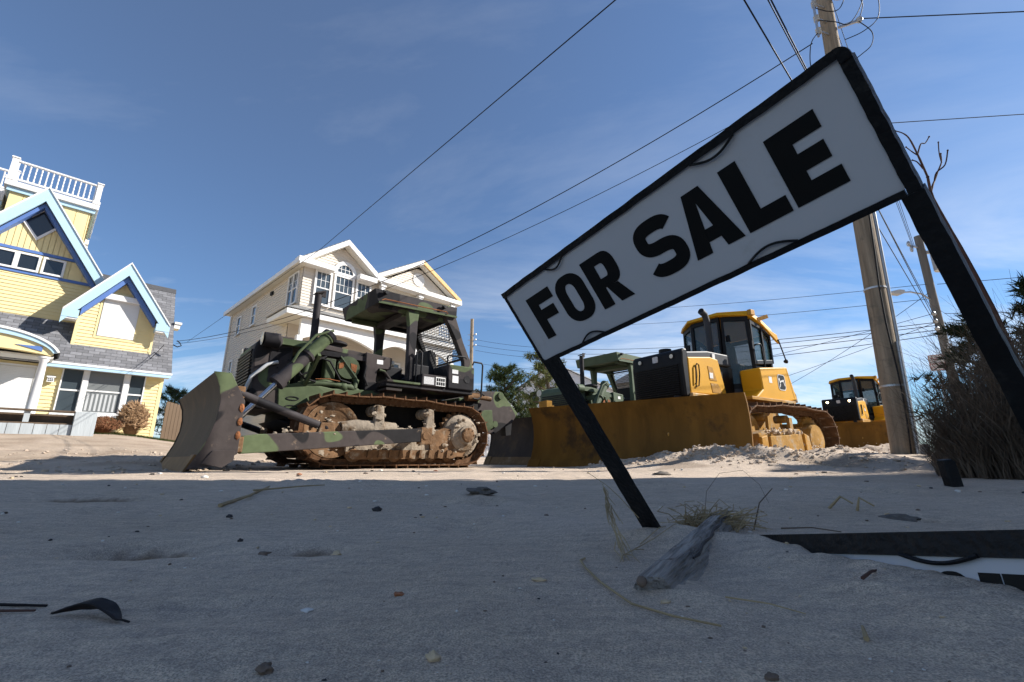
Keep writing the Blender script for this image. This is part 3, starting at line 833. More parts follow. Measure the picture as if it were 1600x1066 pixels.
    P('porch_ceiling', wh, lambda m: m.box(-3.4, .05, Dp+.26, W-.03, 3.64, 3.70))
    P('porch_floor', MATS['grey_wood'], lambda m: m.box(-4, .25, Dp-.2, W-.03, .9, 1.55))
    for cx in (-.17, -3.33):
        P('column', wh, lambda m: (m.lathe([(.155,0),(.155,.06),(.13,.1),(.125,.7),(.10,1.9),(.14,1.95),(.14,2.0),(.17,2.01),(.17,2.07)], (cx, Dp+.08, 1.56), (0,0,1), 20)), smooth=40)
    P('entry_shutter', wh, lambda m: shutter(m, -1.35, -.32, 1.6, 3.42, W))
    P('entry_shutter_frame', wh, lambda m: m.frame([(-1.45,1.56),(-.24,1.56),(-.24,3.5),(-1.45,3.5)], [(-1.36,1.6),(-.31,1.6),(-.31,3.43),(-1.36,3.43)], W-.07, W-.02))
    lamp = P('wall_lantern', wh, lambda m: (m.prism([(.02,2.95),(.22,2.95),(.2,3.12),(.04,3.12)], W-.2, W-.06), m.box(0, .24, W-.22, W-.04, 3.12, 3.16), m.box(.04, .2, W-.06, W-.018, 2.98, 3.2)))
    one2('lantern_pane', MATS['dark_glass'], lamp, lambda m: [m.box(.05+.05*i, .085+.05*i, W-.206, W-.2, 2.98+.06*j, 3.02+.06*j) for i in range(3) for j in range(2)], M0)
yellow_house()

# low grey board wall in front of it
def board_wall():
    k = .9; D = 20.78*k
    root = empty('grey_board_wall', street(1.0*k, D, ground_z(*street(1.0*k, D).xy)), STREET_RZ)
    tag(root, 'low weathered grey board planter wall before the yellow house', 'wall')
    z0 = root.location.z
    zt = 1.58 - z0
    gw, bw = MATS['grey_wood'], MATS['brown_wood']
    n = 15; w = .26
    for i in range(n):
        x = -.12-w*(i+1)
        m = MB(); m.box(x+.006, x+w-.006, -.02, .012, -.45, zt-.40 - .004*(i % 3)); m.build('board', gw, root)
    one('end_panel', gw, root, lambda m: m.box(-.115, .38, -.09, .5, -.5, zt-.01), bevel=.008)
    one('top_rail', bw, root, lambda m: m.box(-4.2, -.117, -.05, .16, zt-.05, zt), bevel=.006)
    one('sill_rail', bw, root, lambda m: m.box(-4.2, -.117, .015, .14, zt-.42, zt-.36))
    one('back_board', bw, root, lambda m: m.box(-4.2, -.117, .30, .33, -.4, zt-.1))
    for x in (-1.15, -2.4, -3.6): one('post', gw, root, lambda m: m.box(x, x+.12, .02, .14, zt-.41, zt-.052))
board_wall()

# ---------------------------------------------------------------- white house
def white_house():
    root = empty('white_house', street(7.9, 22, 0), STREET_RZ)
    tag(root, 'tall cream sided house with twin white gables behind the camouflaged bulldozer', 'house')
    M0 = Matrix.Translation((-7.9, -22, 0))
    wh, cr, sf = MATS['white_paint'], MATS['cream_siding'], MATS['soffit']
    P = lambda name, mat, fn, **kw: one2(name, mat, root, fn, M0, **kw)
    z0, ze = 0.1, 9.62
    x0, xm, x1 = 7.9, 11.75, 17.2
    yb = 33.6
    P('wall_core', cr, lambda m: (m.box(x0+.02, x1-.02, 23.2, yb-.02, z0, ze+.2), m.box(x0+.02, xm+.3, 22.02, 23.3, 7.2, ze+.2)))
    P('side_wall', cr, lambda m: (siding(m, lambda z: 22.0 if z > 7.2 else 23.2, lambda z: yb, z0, ze, .15, x0, -1, .03, SWAP)))
    g1 = (9.85, 11.35, .76); g2 = (14.6, 11.75, .60)
    P('bay_wall', cr, lambda m: siding(m, lambda z: max(x0, g1[0]-(g1[1]-.2-z)/g1[2]), lambda z: min(xm+.25, g1[0]+(g1[1]-.2-z)/g1[2]), 7.2, 11.1, .15, 22.0))
    P('balcony_wall', cr, lambda m: siding(m, lambda z: xm-.1, lambda z: x1, 7.2, 9.7, .15, 23.19))
    P('balcony_cheek', cr, lambda m: m.box(xm+.2, xm+.29, 22.03, 23.2, 7.2, ze))
    P('gable_wall', cr, lambda m: siding(m, lambda z: g2[0]-(g2[1]-.25-z)/g2[2], lambda z: g2[0]+(g2[1]-.25-z)/g2[2], 9.98, 11.4, .15, 21.98))
    P('gable_backing', cr, lambda m: (m.prism([(g2[0]-2.9, 9.7), (g2[0]+2.9, 9.7), (g2[0], 11.45)], 22.0, 22.2), m.prism([(g1[0]-2.0, 9.6), (g1[0]+2.0, 9.6), (g1[0], 11.1)], 22.02, 22.2)))
    P('porch_wall', cr, lambda m: siding(m, lambda z: x0, lambda z: x1, z0, 7.0, .15, 23.18))
    # roofs
    for gx, gz, sl, hl, hr in ((g1[0], g1[1]+.12, g1[2], 2.36, 2.05), (g2[0], g2[1]+.12, g2[2], 2.9, 2.98)):
        roof_plane('roof', root, MATS['pale_shingle'], (gx-hl, 21.55, gz-sl*hl), (gx-hl, yb+.3, gz-sl*hl), (gx, yb+.3, gz), (gx, 21.55, gz), .05, M0)
        roof_plane('roof', root, MATS['pale_shingle'], (gx+hr, 21.55, gz-sl*hr), (gx+hr, yb+.3, gz-sl*hr), (gx, yb+.3, gz), (gx, 21.55, gz), .05, M0)
    gable_board(root, 'rake_board', wh, g1[0], g1[1]+.12, 2.2, g1[2], .30, 21.46, 21.56, M0, 2.36, 2.06)
    gable_board(root, 'rake_soffit', sf, g1[0], g1[1]-.16, 2.2, g1[2], .03, 21.57, 21.98, M0, 2.1, 1.95)
    gable_board(root, 'rake_soffit', sf, g2[0], g2[1]-.14, 2.8, g2[2], .03, 21.57, 21.96, M0)
    for mat, sg, hh, nm in ((wh, -1, 2.9, 'rake_board'), (MATS['raw_timber'], 1, 2.98, 'bare_rake_board')):
        o = P(nm, mat, lambda m: m.prism([(g2[0], g2[1]+.12), (g2[0]+sg*hh, g2[1]+.12-g2[2]*hh), (g2[0]+sg*hh, g2[1]-.14-g2[2]*hh), (g2[0], g2[1]-.14)], 21.46, 21.56))
        if sg > 0: o['label'] = 'bare unpainted timber rake board'
    P('eave_soffit', sf, lambda m: m.box(x0-.42, x0-.02, 21.6, yb+.25, 9.48, 9.53))
    P('eave_fascia', wh, lambda m: m.box(x0-.47, x0-.421, 21.5, yb+.3, 9.46, 9.70))
    P('eave_return', wh, lambda m: (m.box(x0-.46, 9.25, 21.45, 22.0, 9.50, 9.78), m.prism([(21.45, 9.781), (22.0, 9.781), (22.0, 9.93)], x0-.3, 9.2, 'x')))
    P('eave_return', wh, lambda m: (m.box(10.62, 11.62, 21.45, 22.0, 9.52, 9.78), m.prism([(21.45, 9.781), (22.0, 9.781), (22.0, 9.93)], 10.66, 11.6, 'x')))
    P('gable_beam', wh, lambda m: m.box(11.63, g2[0]+3.0, 21.44, 22.1, 9.72, 9.97))
    P('balcony_ceiling', sf, lambda m: m.box(11.8, x1+.2, 22.1, 23.2, 9.62, 9.72))
    for a in (12.0, 14.5, 16.9): P('balcony_post', wh, lambda m: (m.box(a, a+.22, 21.62, 21.84, 7.2, 9.71), m.box(a-.05, a+.27, 21.57, 21.89, 9.5, 9.6)))
    P('balcony_rail', wh, lambda m: (m.box(11.9, 17.1, 21.66, 21.78, 8.15, 8.23), m.box(11.9, 17.1, 21.68, 21.76, 7.35, 7.42)))
    bal = MB(); bal.box(-.025, .025, -.025, .025, 7.421, 8.149); bme = bal.mesh('baluster', wh)
    for i in range(36): link('baluster', bme, root, loc=(12.3-7.9+i*.13, 21.72-22, 0))
    # porch roof
    P('porch_fascia', wh, lambda m: m.box(7.15, 17.3, 21.34, 21.42, 6.78, 7.03))
    P('porch_fascia', wh, lambda m: m.box(7.15, 7.23, 21.421, 24.0, 6.78, 7.03))
    P('porch_ceiling', sf, lambda m: m.box(7.24, 17.3, 21.43, 24.0 , 6.80, 6.85))
    roof_plane('porch_roof', root, MATS['pale_shingle'], (7.1, 21.3, 7.05), (17.3, 21.3, 7.05), (17.3, 22.0, 7.42), (7.85, 22.0, 7.42), .03, M0)
    roof_plane('porch_roof', root, MATS['pale_shingle'], (7.1, 24.0, 7.05), (7.1, 21.3, 7.05), (7.85, 22.0, 7.42), (7.85, 24.0, 7.42), .03, M0)
    def beam(m):
        cols = (7.85, 11.9, 14.5, 17.0)
        for a, b in zip(cols, cols[1:]):
            n = 12; top = [(a+.1, 6.79), (b+.1, 6.79)]
            arc = [(a+.1+(b-a)*(1-i/n), 5.72 + .55*math.sin(math.pi*i/n)) for i in range(n+1)]
            m.prism(top + arc, 21.62, 21.85)
    P('porch_beam', wh, beam)
    for a in (7.83, 11.9, 14.5, 16.95): P('porch_post', wh, lambda m: m.box(a, a+.26, 21.6, 21.87, z0, 5.9))
    P('porch_deck', MATS['grey_wood'], lambda m: m.box(7.2, 17.3, 21.4, 23.2, z0, 1.2))
    P('porch_balustrade', wh, lambda m: (m.box(8.1, 17, 21.7, 21.78, 2.1, 2.18), m.box(8.1, 17, 21.7, 21.78, 1.3, 1.36)))
    bal = MB(); bal.box(-.025, .025, -.025, .025, 1.361, 2.099); bme = bal.mesh('baluster', wh)
    for i in range(60): link('baluster', bme, root, loc=(8.2-7.9+i*.145, 21.74-22, 0))
    for a, b in ((9.0, 10.1), (12.6, 13.6), (13.75, 14.3), (15.2, 16.3)):
        window(root, a, b, 3.2, 5.6, 23.14, .1, upper=.5, M0=M0)
    window(root, 13.0, 14.0, 7.5, 9.2, 23.15, .1, upper=.5, M0=M0); window(root, 15.0, 16.0, 7.5, 9.2, 23.15, .1, upper=.5, M0=M0)
    # bay windows
    for a, b, nx in ((8.56, 9.24, 3), (9.55, 10.44, 4), (10.76, 11.44, 3)):
        window(root, a, b, 7.78, 9.42 if nx == 3 else 9.46, 21.96, .10, nx, 2 if nx == 3 else 2, .5, M0=M0)
    c = (9.995, 9.72)
    half = lambda r: [(c[0]+r*math.cos(R(a)), c[1]+r*1.05*math.sin(R(a))) for a in range(0, 181, 12)]
    aw = P('arched_window', wh, lambda m: m.prism(half(.62) + half(.43)[::-1], 21.88, 21.99))
    one2('pane', MATS['window_glass'], aw, lambda m: m.prism(half(.435), 21.945, 21.975), M0)
    def fan(m):
        for i in (-.22, 0, .22): m.box(c[0]+i-.012, c[0]+i+.012, 21.925, 21.944, c[1], c[1]+math.sqrt(max(0, .43**2-i*i)))
        m.box(c[0]-.40, c[0]+.40, 21.927, 21.944, c[1]+.19, c[1]+.214)
    one2('muntin', wh, aw, fan, M0)
    P('window_head', wh, lambda m: m.box(9.4, 10.58, 21.87, 21.985, 9.57, 9.70))
    P('gable_vent', wh, lambda m: m.lathe([(.40,0),(.40,.05),(.33,.05),(.33,.02)], (14.6, 21.97, 10.72), (0,-1,0), 24))
    P('gable_vent_slats', wh, lambda m: [m.box(14.6-math.sqrt(.33**2-q*q), 14.6+math.sqrt(.33**2-q*q), 21.935, 21.955, 10.72+q-.02, 10.72+q+.02) for q in (-.27,-.18,-.09,0,.09,.18,.27)])
    # side windows
    SM = SWAP
    for a, b, c_, d, nx in ((22.45, 22.95, 7.75, 9.3, 2), (23.08, 23.58, 7.75, 9.3, 2), (28.5, 29.1, 7.9, 8.95, 0), (31.3, 31.9, 7.85, 8.9, 0), (28.4, 29.0, 4.9, 6.2, 0), (31.7, 32.2, 4.9, 6.1, 0), (26.0, 26.7, 4.6, 6.0, 0)):
        window(root, a, b, c_, d, x0-.02, .09, nx, 2 if nx else 0, .5, M=SM, M0=M0)
    P('dryer_vent', MATS['rubber'], lambda m: m.box(x0-.12, x0-.02, 25.9, 26.2, 9.0, 9.2))
    P('downspout', wh, lambda m: m.tube([(x0-.08, yb-.1, z0), (x0-.08, yb-.1, 9.4)], .05, 8))
white_house()

# ---------------------------------------------------------------- bulldozer materials
camo_mat('camo', [(.022,.021,.022), (.066,.055,.052), (.11,.138,.072)], [.42, .55], 1.25, (2.1, .7, 1.3))
camo_mat('camo_dark', [(.020,.019,.021), (.050,.044,.045), (.10,.125,.066)], [.46, .58], 1.3, (.3, 3.2, .4), damt=.2)
camo_mat('camo_green', [(.045,.038,.035), (.082,.105,.056), (.11,.135,.078)], [.42, .62], 1.0, (5.3, 1.2, 3.4))
pmat('plain_green', (.082,.108,.068), .6, 0, .15, 3, dirt=(.12,.10,.08), damt=.15)
pmat('track_rust', (.14,.072,.036), .8, .15, .35, 7, .4, 40, dirt=(.34,.28,.21), damt=.42, dscale=6)
pmat('track_edge', (.30,.17,.085), .75, .2, .3, 9, .3, 40)
pmat('dried_mud', (.285,.235,.18), .95, 0, .22, 5, .9, 14, dirt=(.13,.085,.05), damt=.42, dscale=4)
pmat('rusty_mud', (.165,.095,.05), .9, 0, .4, 4, .6, 18, dirt=(.28,.23,.17), damt=.40, dscale=5)
pmat('black_steel', (.018,.018,.02), .5, .1, .3, 6, dirt=(.07,.06,.05), damt=.3)
pmat('engine_green', (.06,.08,.042), .6, 0, .3, 7, dirt=(.05,.045,.04), damt=.4)
pmat('engine_dark', (.012,.012,.012), .7, 0, .4, 9)
pmat('chrome', (.55,.56,.58), .22, 1., .08, 6)
pmat('rust', (.24,.095,.04), .85, 0, .35, 9, .4, 40)
pmat('soot', (.035,.032,.034), .7, .2, .4, 8, dirt=(.12,.07,.05), damt=.25)
pmat('moldboard_steel', (.028,.021,.017), .6, .1, .4, 3, .15, 30, streak=(1,1,.35), dirt=(.060,.040,.024), damt=.4, dscale=2)
pmat('cutting_edge', (.12,.075,.035), .6, .3, .3, 4, .2, 30, dirt=(.22,.165,.11), damt=.35)
pmat('decal_grey', (.5,.5,.5), .5, 0, .25, 30)
pmat('decal_white', (.72,.72,.70), .5, 0, .08, 10)
pmat('seat_black', (.02,.02,.022), .6)
pmat('jd_yellow', (.66,.335,.012), .5, 0, .06, 2, dirt=(.50,.33,.12), damt=.2, dscale=3, spec=.22)
pmat('jd_dull_yellow', (.44,.225,.035), .6, 0, .2, 3, .2, 20, dirt=(.42,.33,.2), damt=.45, dscale=3)
pmat('jd_blade', (.17,.083,.015), .62, .05, .35, 1.6, .12, 20, streak=(1.6,1.6,.12), dirt=(.065,.036,.014), damt=.42, dscale=1.3)
pmat('jd_black', (.010,.010,.011), .45, 0, .2, 6)
pmat('jd_grey', (.045,.048,.055), .5, 0, .1, 5, dirt=(.10,.09,.08), damt=.15)
pmat('mud_yellow', (.40,.225,.06), .9, 0, .25, 4, .5, 16, dirt=(.36,.28,.19), damt=.5, dscale=4)
glass_mat('cab_glass', (.045,.085,.09), .04, .42)
emit_mat('lamp_lit', (1.0, .78, .42), 14)
pmat('lamp_lens', (.6,.58,.5), .2)

def track_loop(cf, cr, rad, sag=.0):
    """closed outer path of a crawler track in (x, z), front centre cf, rear centre cr (front = -x)"""
    pts = []
    (xf, zf), (xr, zr) = cf, cr
    n = 40
    for i in range(n): pts.append((xr + (xf-xr)*i/n, zr-rad + ((zf-zr))*i/n))
    for i in range(24): a = -90 - 180*i/24; pts.append((xf + rad*math.cos(R(a)), zf + rad*math.sin(R(a))))
    for i in range(n):
        t = i/n
        pts.append((xf + (xr-xf)*t, zf + rad + (zr-zf)*t + sag*math.sin(math.pi*t) - .018*abs(math.sin(3*math.pi*t))))
    for i in range(24): a = 90 - 180*i/24; pts.append((xr + rad*math.cos(R(a)), zr + rad*math.sin(R(a))))
    return pts
def sample_loop(pts, count):
    n = len(pts); L_ = [0]
    for i in range(n):
        a, b = pts[i], pts[(i+1) % n]; L_.append(L_[-1] + math.hypot(b[0]-a[0], b[1]-a[1]))
    out = []; tot = L_[-1]; j = 0
    for k in range(count):
        d = tot*k/count
        while L_[j+1] < d: j += 1
        t = (d-L_[j])/max(1e-6, L_[j+1]-L_[j]); a, b = pts[j % n], pts[(j+1) % n]
        tx, tz = b[0]-a[0], b[1]-a[1]; ln = math.hypot(tx, tz)
        out.append((a[0]+tx*t, a[1]+tz*t, tx/ln, tz/ln))
    return out, tot/count
def crawler_track(root, y0, y1, cf, cr, rad, count, sag, grouser=.055, mat='track_rust', ext_only=False):
    smp, pitch = sample_loop(track_loop(cf, cr, rad, sag), count)
    m = MB(); w = (y1-y0)/2; h = pitch*.5
    m.prism([(-h*.94, -.018), (h*.9, -.018), (h*.98, -.006), (h*.98, .004), (-h*.94, .0)], -w, w)          # plate
    m.prism([(-h*.94, .0), (-h*.94+.028, .0), (-h*.94+.018, grouser), (-h*.94+.006, grouser)], -w, w)       # grouser
    for s_ in (-1, 1): m.prism([(-h*1.1, -.03), (h*.8, -.019), (h*1.1, -.06), (h*.9, -.105), (-h*.9, -.105), (-h*1.15, -.06)], s_*.09-.02, s_*.09+.02)
    m.cyl((-h*.9, -.1, -.065), (-h*.9, .1, -.065), .022, n=6)
    me = m.mesh('track_shoe', MATS[mat])
    for x, z, tx, tz in smp:
        # outward normal for this travel direction (bottom runs forward = -x)
        nx, nz = -tz, tx
        if nz*1 > 0 and False: pass
        M = Matrix(((tx, 0, nx, x), (0, 1, 0, (y0+y1)/2), (tz, 0, nz, z), (0, 0, 0, 1)))
        o = link('track_shoe', me, root)
        o.matrix_local = M
def blade(root, loc, rz, width, height, prof, mats, tilt=0, ends=True, name='blade', lip=.18):
    """dozer blade: prof = front curve [(x,z)] from cutting edge to top, x forward negative"""
    b = MB(); hw = width/2; th = .05
    back = [(x+th, z) for x, z in prof]
    ex = .012 if ends else 0
    n = len(prof)
    vs = [(x, -hw+ex, z) for x, z in prof] + [(x, hw-ex, z) for x, z in prof] + [(x, -hw+ex, z) for x, z in back] + [(x, hw-ex, z) for x, z in back]
    fs = []
    for i in range(n-1):
        fs += [(i, i+1, n+i+1, n+i), (2*n+i, 3*n+i, 3*n+i+1, 2*n+i+1)]
        fs += [(i, 2*n+i, 2*n+i+1, i+1), (n+i, n+i+1, 3*n+i+1, 3*n+i)]
    fs += [(0, n, 3*n, 2*n), (n-1, 3*n-1, 4*n-1, 2*n-1)]
    b.add(vs, fs)
    bo = b.build(name, MATS[mats[0]], root, smooth=50, loc=loc, rot=(tilt, 0, rz))
    p0, p1 = prof[0], prof[1]
    d = Vector((p1[0]-p0[0], p1[1]-p0[1])).normalized()
    a0 = (p0[0]-d.x*.06-.02, p0[1]-d.y*.06); a1 = (p0[0]+d.x*lip-.02, p0[1]+d.y*lip)
    one('cutting_edge', MATS[mats[1]], bo, lambda m: m.prism([a0, a1, (a1[0]+.017, a1[1]), (a0[0]+.017, a0[1])], -hw*.86, hw*.86))
    for s_ in (-1, 1):
        q0, q1 = (s_*hw*.862, s_*hw*1.0)
        one('end_bit', MATS[mats[1]], bo, lambda m: m.prism([(a0[0]-.02, a0[1]-.02), (a1[0]-.015, a1[1]+.02), (a1[0]+.017, a1[1]+.02), (a0[0]+.017, a0[1]-.02)], min(q0, q1), max(q0, q1)), bevel=.006)
        if ends:
            xb = max(x for x, z in prof)+.26
            one('end_plate', MATS[mats[2]], bo, lambda m: m.prism([(x-.015, z) for x, z in prof] + [(prof[-1][0]+.18, prof[-1][1]), (xb, prof[-1][1]*.72), (xb, .22), (prof[0][0]+.30, .08)], s_*hw-.011, s_*hw+.011), bevel=.004)
    xm = max(x for x, z in prof)
    for z in (height*.25, height*.62): one('back_rib', MATS[mats[2]], bo, lambda m: m.box(xm+.05, xm+.22, -hw*.95, hw*.95, z-.08, z+.08))
    for q in (-.6, -.2, .2, .6): one('back_gusset', MATS[mats[2]], bo, lambda m: m.box(xm+.045, xm+.2, q*hw-.02, q*hw+.02, .1, height*.95))
    return bo

# ---------------------------------------------------------------- camouflaged crawler bulldozer
def army_dozer(loc, rz):
    root = empty('army_bulldozer', loc, rz)
    ca, cd, cg, mud, rm, bk = (MATS[k] for k in ('camo', 'camo_dark', 'camo_green', 'dried_mud', 'rusty_mud', 'black_steel'))
    P = lambda name, mat, fn, **kw: one(name, mat, root, fn, **kw)
    # tracks
    CF, CR, RD = (-1.27, .63), (1.20, .62), .555
    for y0, y1 in ((-1.15, -.65), (.65, 1.15)):
        crawler_track(root, y0, y1, CF, CR, RD, 40, .045)
        yo = y0 if y0 < 0 else y1; yi = y1 if y0 < 0 else y0
        c = (y0+y1)/2; so = -1 if y0 < 0 else 1
        # wheels
        P('idler_wheel', rm, lambda m: m.lathe([(.06,-.13),(.36,-.12),(.39,-.10),(.44,-.10),(.44,.10),(.39,.10),(.34,.06),(.14,.05),(.12,.15),(.02,.15)], (CF[0], c, CF[1]), (0,so,0), 28), smooth=40)
        def spr(m):
            n = 24; po = []
            for i in range(n*2):
                a = 2*math.pi*i/(n*2); r_ = .47 if (i//1) % 2 == 0 else .40; po.append((CR[0]+r_*math.cos(a), CR[1]+r_*math.sin(a)))
            m.prism(po, c-.05, c+.05)
        P('sprocket', rm, spr)
        P('final_drive', mud, lambda m: m.lathe([(.40,.06),(.40,.13),(.33,.18),(.28,.26),(.17,.28),(.17,.33),(.03,.34)], (CR[0], c, CR[1]), (0,so,0), 26), smooth=35)
        hub = P('hub_cover', rm, lambda m: m.lathe([(.135,.341),(.135,.375),(.11,.39),(.01,.39)], (CR[0], c, CR[1]), (0,so,0), 18), smooth=35)
        def bolts(m):
            for i in range(8):
                a = 2*math.pi*i/8; m.cyl((CR[0]+.115*math.cos(a), c+so*.37, CR[1]+.115*math.sin(a)), (CR[0]+.115*math.cos(a), c+so*.40, CR[1]+.115*math.sin(a)), .014, n=6)
        one('bolt_ring', rm, hub, bolts)
        # track frame, lumpy with mud
        def lump(m, x0, x1, z0, z1, ya, yb, n, seed):
            vs = []; fs = []
            for i in range(n+1):
                x = x0+(x1-x0)*i/n
                f = .035*noise.noise(Vector((x*5, seed, 1)))
                for yy, zz in ((ya, z0), (ya, z1+f), (ya-so*.10, z1+.05+f), (yb, z1+.06+f), (yb, z0)):
                    vs.append((x, yy + .02*noise.noise(Vector((x*6, zz*5, seed))), zz + .015*noise.noise(Vector((x*7, yy*5, seed)))))
            for i in range(n):
                for k in range(5): fs.append((i*5+k, i*5+(k+1) % 5, (i+1)*5+(k+1) % 5, (i+1)*5+k))
            fs += [(4,3,2,1,0), tuple(range(n*5, n*5+5))]
            m.add(vs, fs)
        P('track_frame', mud, lambda m: lump(m, -1.05, .95, .30, .66, c+so*.17, c-so*.16, 34, 3))
        P('recoil_housing', mud, lambda m: m.tube([(-1.15, c+so*.12, .66), (-.9, c+so*.13, .68), (-.55, c+so*.13, .69), (-.2, c+so*.12, .70)], [.10,.13,.12,.09], 12), smooth=50)
        P('sprocket_guard', rm, lambda m: m.prism([(.42,.62),(.75,.74),(1.02,.70),(1.25,.42),(1.22,.22),(.5,.24)], c+so*.18, c+so*.22))
        for x in (-.55, .43):
            P('carrier_roller', mud, lambda m: m.lathe([(.05,-.14),(.095,-.14),(.095,-.05),(.07,-.04),(.07,.04),(.095,.05),(.095,.14),(.03,.15)], (x, c, .985), (0,so,0), 14), smooth=40)
            P('roller_bracket', mud, lambda m: m.prism([(x-.10,.60),(x+.10,.60),(x+.085,.86),(x+.07,1.05),(x-.05,1.07),(x-.085,.86)], c+so*.15, c+so*.25), bevel=.02)
        for i in range(6):
            x = -.92+i*.36
            P('track_roller', rm, lambda m: m.lathe([(.03,-.17),(.09,-.16),(.13,-.15),(.13,-.09),(.09,-.08),(.09,.08),(.13,.09),(.13,.15),(.09,.16),(.05,.2),(.01,.2)], (x, c, .255), (0,so,0), 12), smooth=40)
        P('rock_guard', rm, lambda m: m.prism([(-1.0,.32),(1.05,.34),(1.05,.23),(.95,.19),(-.95,.17),(-1.0,.2)], c+so*.205, c+so*.23))
        for i in range(9):
            x = -.7+i*.19
            P('guard_rib', rm, lambda m: m.prism([(x-.03,.20),(x+.05,.20),(x+.02,.335),(x-.01,.335)], c+so*.231, c+so*.27))
        # push arm and brace
        ya = so*1.46
        P('push_arm', ca, lambda m: m.prism([(-2.62,.24),(-2.62,.47),(-2.45,.50),(.02,.68),(.05,.46)], ya-.075, ya+.075), bevel=.012)
        P('trunnion', rm, lambda m: (m.box(.03,.24,ya-.085,ya+.085,.42,.70), m.cyl((.12, ya+so*.1, .56), (.12, so*1.0, .56), .07, n=12)), bevel=.01)
        P('brace', cd, lambda m: (m.tube([(-2.72, ya+so*.02, 1.03), (-2.55, ya, .97), (-1.55, ya-so*.02, .63)], [.052,.058,.058], 12), m.blob((-1.53, ya-so*.02, .63), .075), m.blob((-2.74, ya, 1.04), .075)), smooth=50)
        P('brace_bracket', rm, lambda m: m.prism([(-1.66,.53),(-1.40,.55),(-1.44,.70),(-1.62,.70)], ya-.05, ya+.06), bevel=.01)
        # lift cylinder
        yc = so*1.02
        d0, d1, d2 = Vector((-2.70, yc+so*.05, .62)), Vector((-2.16, yc, 1.30)), Vector((-1.45, yc-so*.06, 2.16))
        P('lift_rod', MATS['chrome'], lambda m: m.cyl(d0, d1, .042, n=14), smooth=50)
        P('rod_eye', cd, lambda m: m.blob(d0, .085))
        P('lift_barrel', cd, lambda m: m.cyl(d1, d1.lerp(d2, .55), .098, n=18), smooth=50)
        P('lift_barrel_upper', cg, lambda m: (m.cyl(d1.lerp(d2, .5505), d1.lerp(d2, .93), .10, n=18), m.cyl(d1.lerp(d2, .93), d2, .115, n=18)), smooth=50)
        for q0, q1 in ((-.03,.05),(.53,.57),(.96,1.02)): P('barrel_collar', cd, lambda m: m.cyl(d1.lerp(d2, q0), d1.lerp(d2, q1), .125, n=18), smooth=40)
        P('cylinder_pipe', cg, lambda m: m.tube([d1.lerp(d2, .97)+Vector((.05,so*.08,.1)), d1.lerp(d2, .8)+Vector((-.1,so*.09,.12)), d1.lerp(d2, .45)+Vector((-.09,so*.09,.1)), d1.lerp(d2, .3)+Vector((-.05,so*.06,.06))], .022, 8), smooth=60)
        P('cylinder_yoke', cg, lambda m: (m.bar(d1.lerp(d2, .60)+Vector((0,so*.10,-.02)), (-1.78, so*.52, 1.78), .09, .12), m.bar(d1.lerp(d2, .60)+Vector((.12,so*.08,-.02)), (-1.66, so*.60, 1.35), .05, .07)))
    # blade
    prof = [(-.45,.03),(-.36,.20),(-.27,.42),(-.215,.65),(-.205,.86),(-.235,1.05),(-.285,1.17),(-.325,1.24)]
    bo = blade(root, (-2.73, .28, .02), 0, 3.86, 1.24, prof, ('moldboard_steel', 'cutting_edge', 'camo'))
    one('end_box', ca, bo, lambda m: m.prism([(-.32,.10),(-.22,.26),(.02,.26),(.02,.14),(-.10,.05)], -1.965, -1.945), bevel=.004)
    for z in (.45,.62,.80): one('weld_bead', MATS['rust'], bo, lambda m: m.blob((.03,-1.945,z), (.03,.012,.05), seed=z*9))
    P('blade_lug', rm, lambda m: (m.box(-2.76,-2.6,-1.54,-1.38,.26,.46), m.box(-2.76,-2.6,1.38,1.54,.26,.46), m.box(-2.80,-2.66,-1.52,-1.40,.96,1.12), m.box(-2.80,-2.66,1.40,1.52,.96,1.12)), bevel=.01)
    # main frame and engine house
    P('main_frame', cg, lambda m: m.prism([(-2.02,.95),(-2.05,1.30),(-1.7,1.40),(-1.2,1.34),(-.5,1.38),(-.3,1.36),(-.35,1.24),(-1.1,1.14),(-1.5,.92)], -.63, .63), bevel=.015)
    P('lower_frame', MATS['engine_dark'], lambda m: m.prism([(-1.9,.80),(-1.9,.96),(-1.5,.98),(-1.0,1.2),(1.9,1.38),(1.9,.70),(-1.6,.62)], -.61, .61))
    P('belly_guard', bk, lambda m: m.prism([(-2.0,.78),(-1.6,.60),(1.6,.45),(1.6,.62),(-1.5,.7)], -.6, .6))
    for x, z in ((-1.82, 1.12), (-1.83, .98)): P('lifting_lug', bk, lambda m: (m.frame([(x+.10*math.cos(R(a)), z+.035*math.sin(R(a))) for a in range(0,360,30)], [(x+.085*math.cos(R(a)), z+.022*math.sin(R(a))) for a in range(0,360,30)], -.64, -.622)))
    # radiator guard
    P('radiator_guard', ca, lambda m: m.prism([(-2.40,.95),(-2.46,1.80),(-2.43,1.95),(-2.34,2.07),(-2.22,2.12),(-1.88,2.12),(-1.88,1.30),(-2.05,.9)], -.60, .60), bevel=.03)
    P('grille', bk, lambda m: [m.box(-2.475,-2.44,-.5,.5,1.0+.052*i,1.028+.052*i) for i in range(17)])
    P('hose', MATS['light_grey'], lambda m: m.tube([(-2.55,-.45,.80),(-2.52,-.55,1.1),(-2.45,-.64,1.4),(-2.25,-.64,1.62),(-2.1,-.63,1.68)], .028, 8), smooth=60)
    P('side_panel', cd, lambda m: m.box(-2.22,-1.90,-.612,-.601,1.35,1.95))
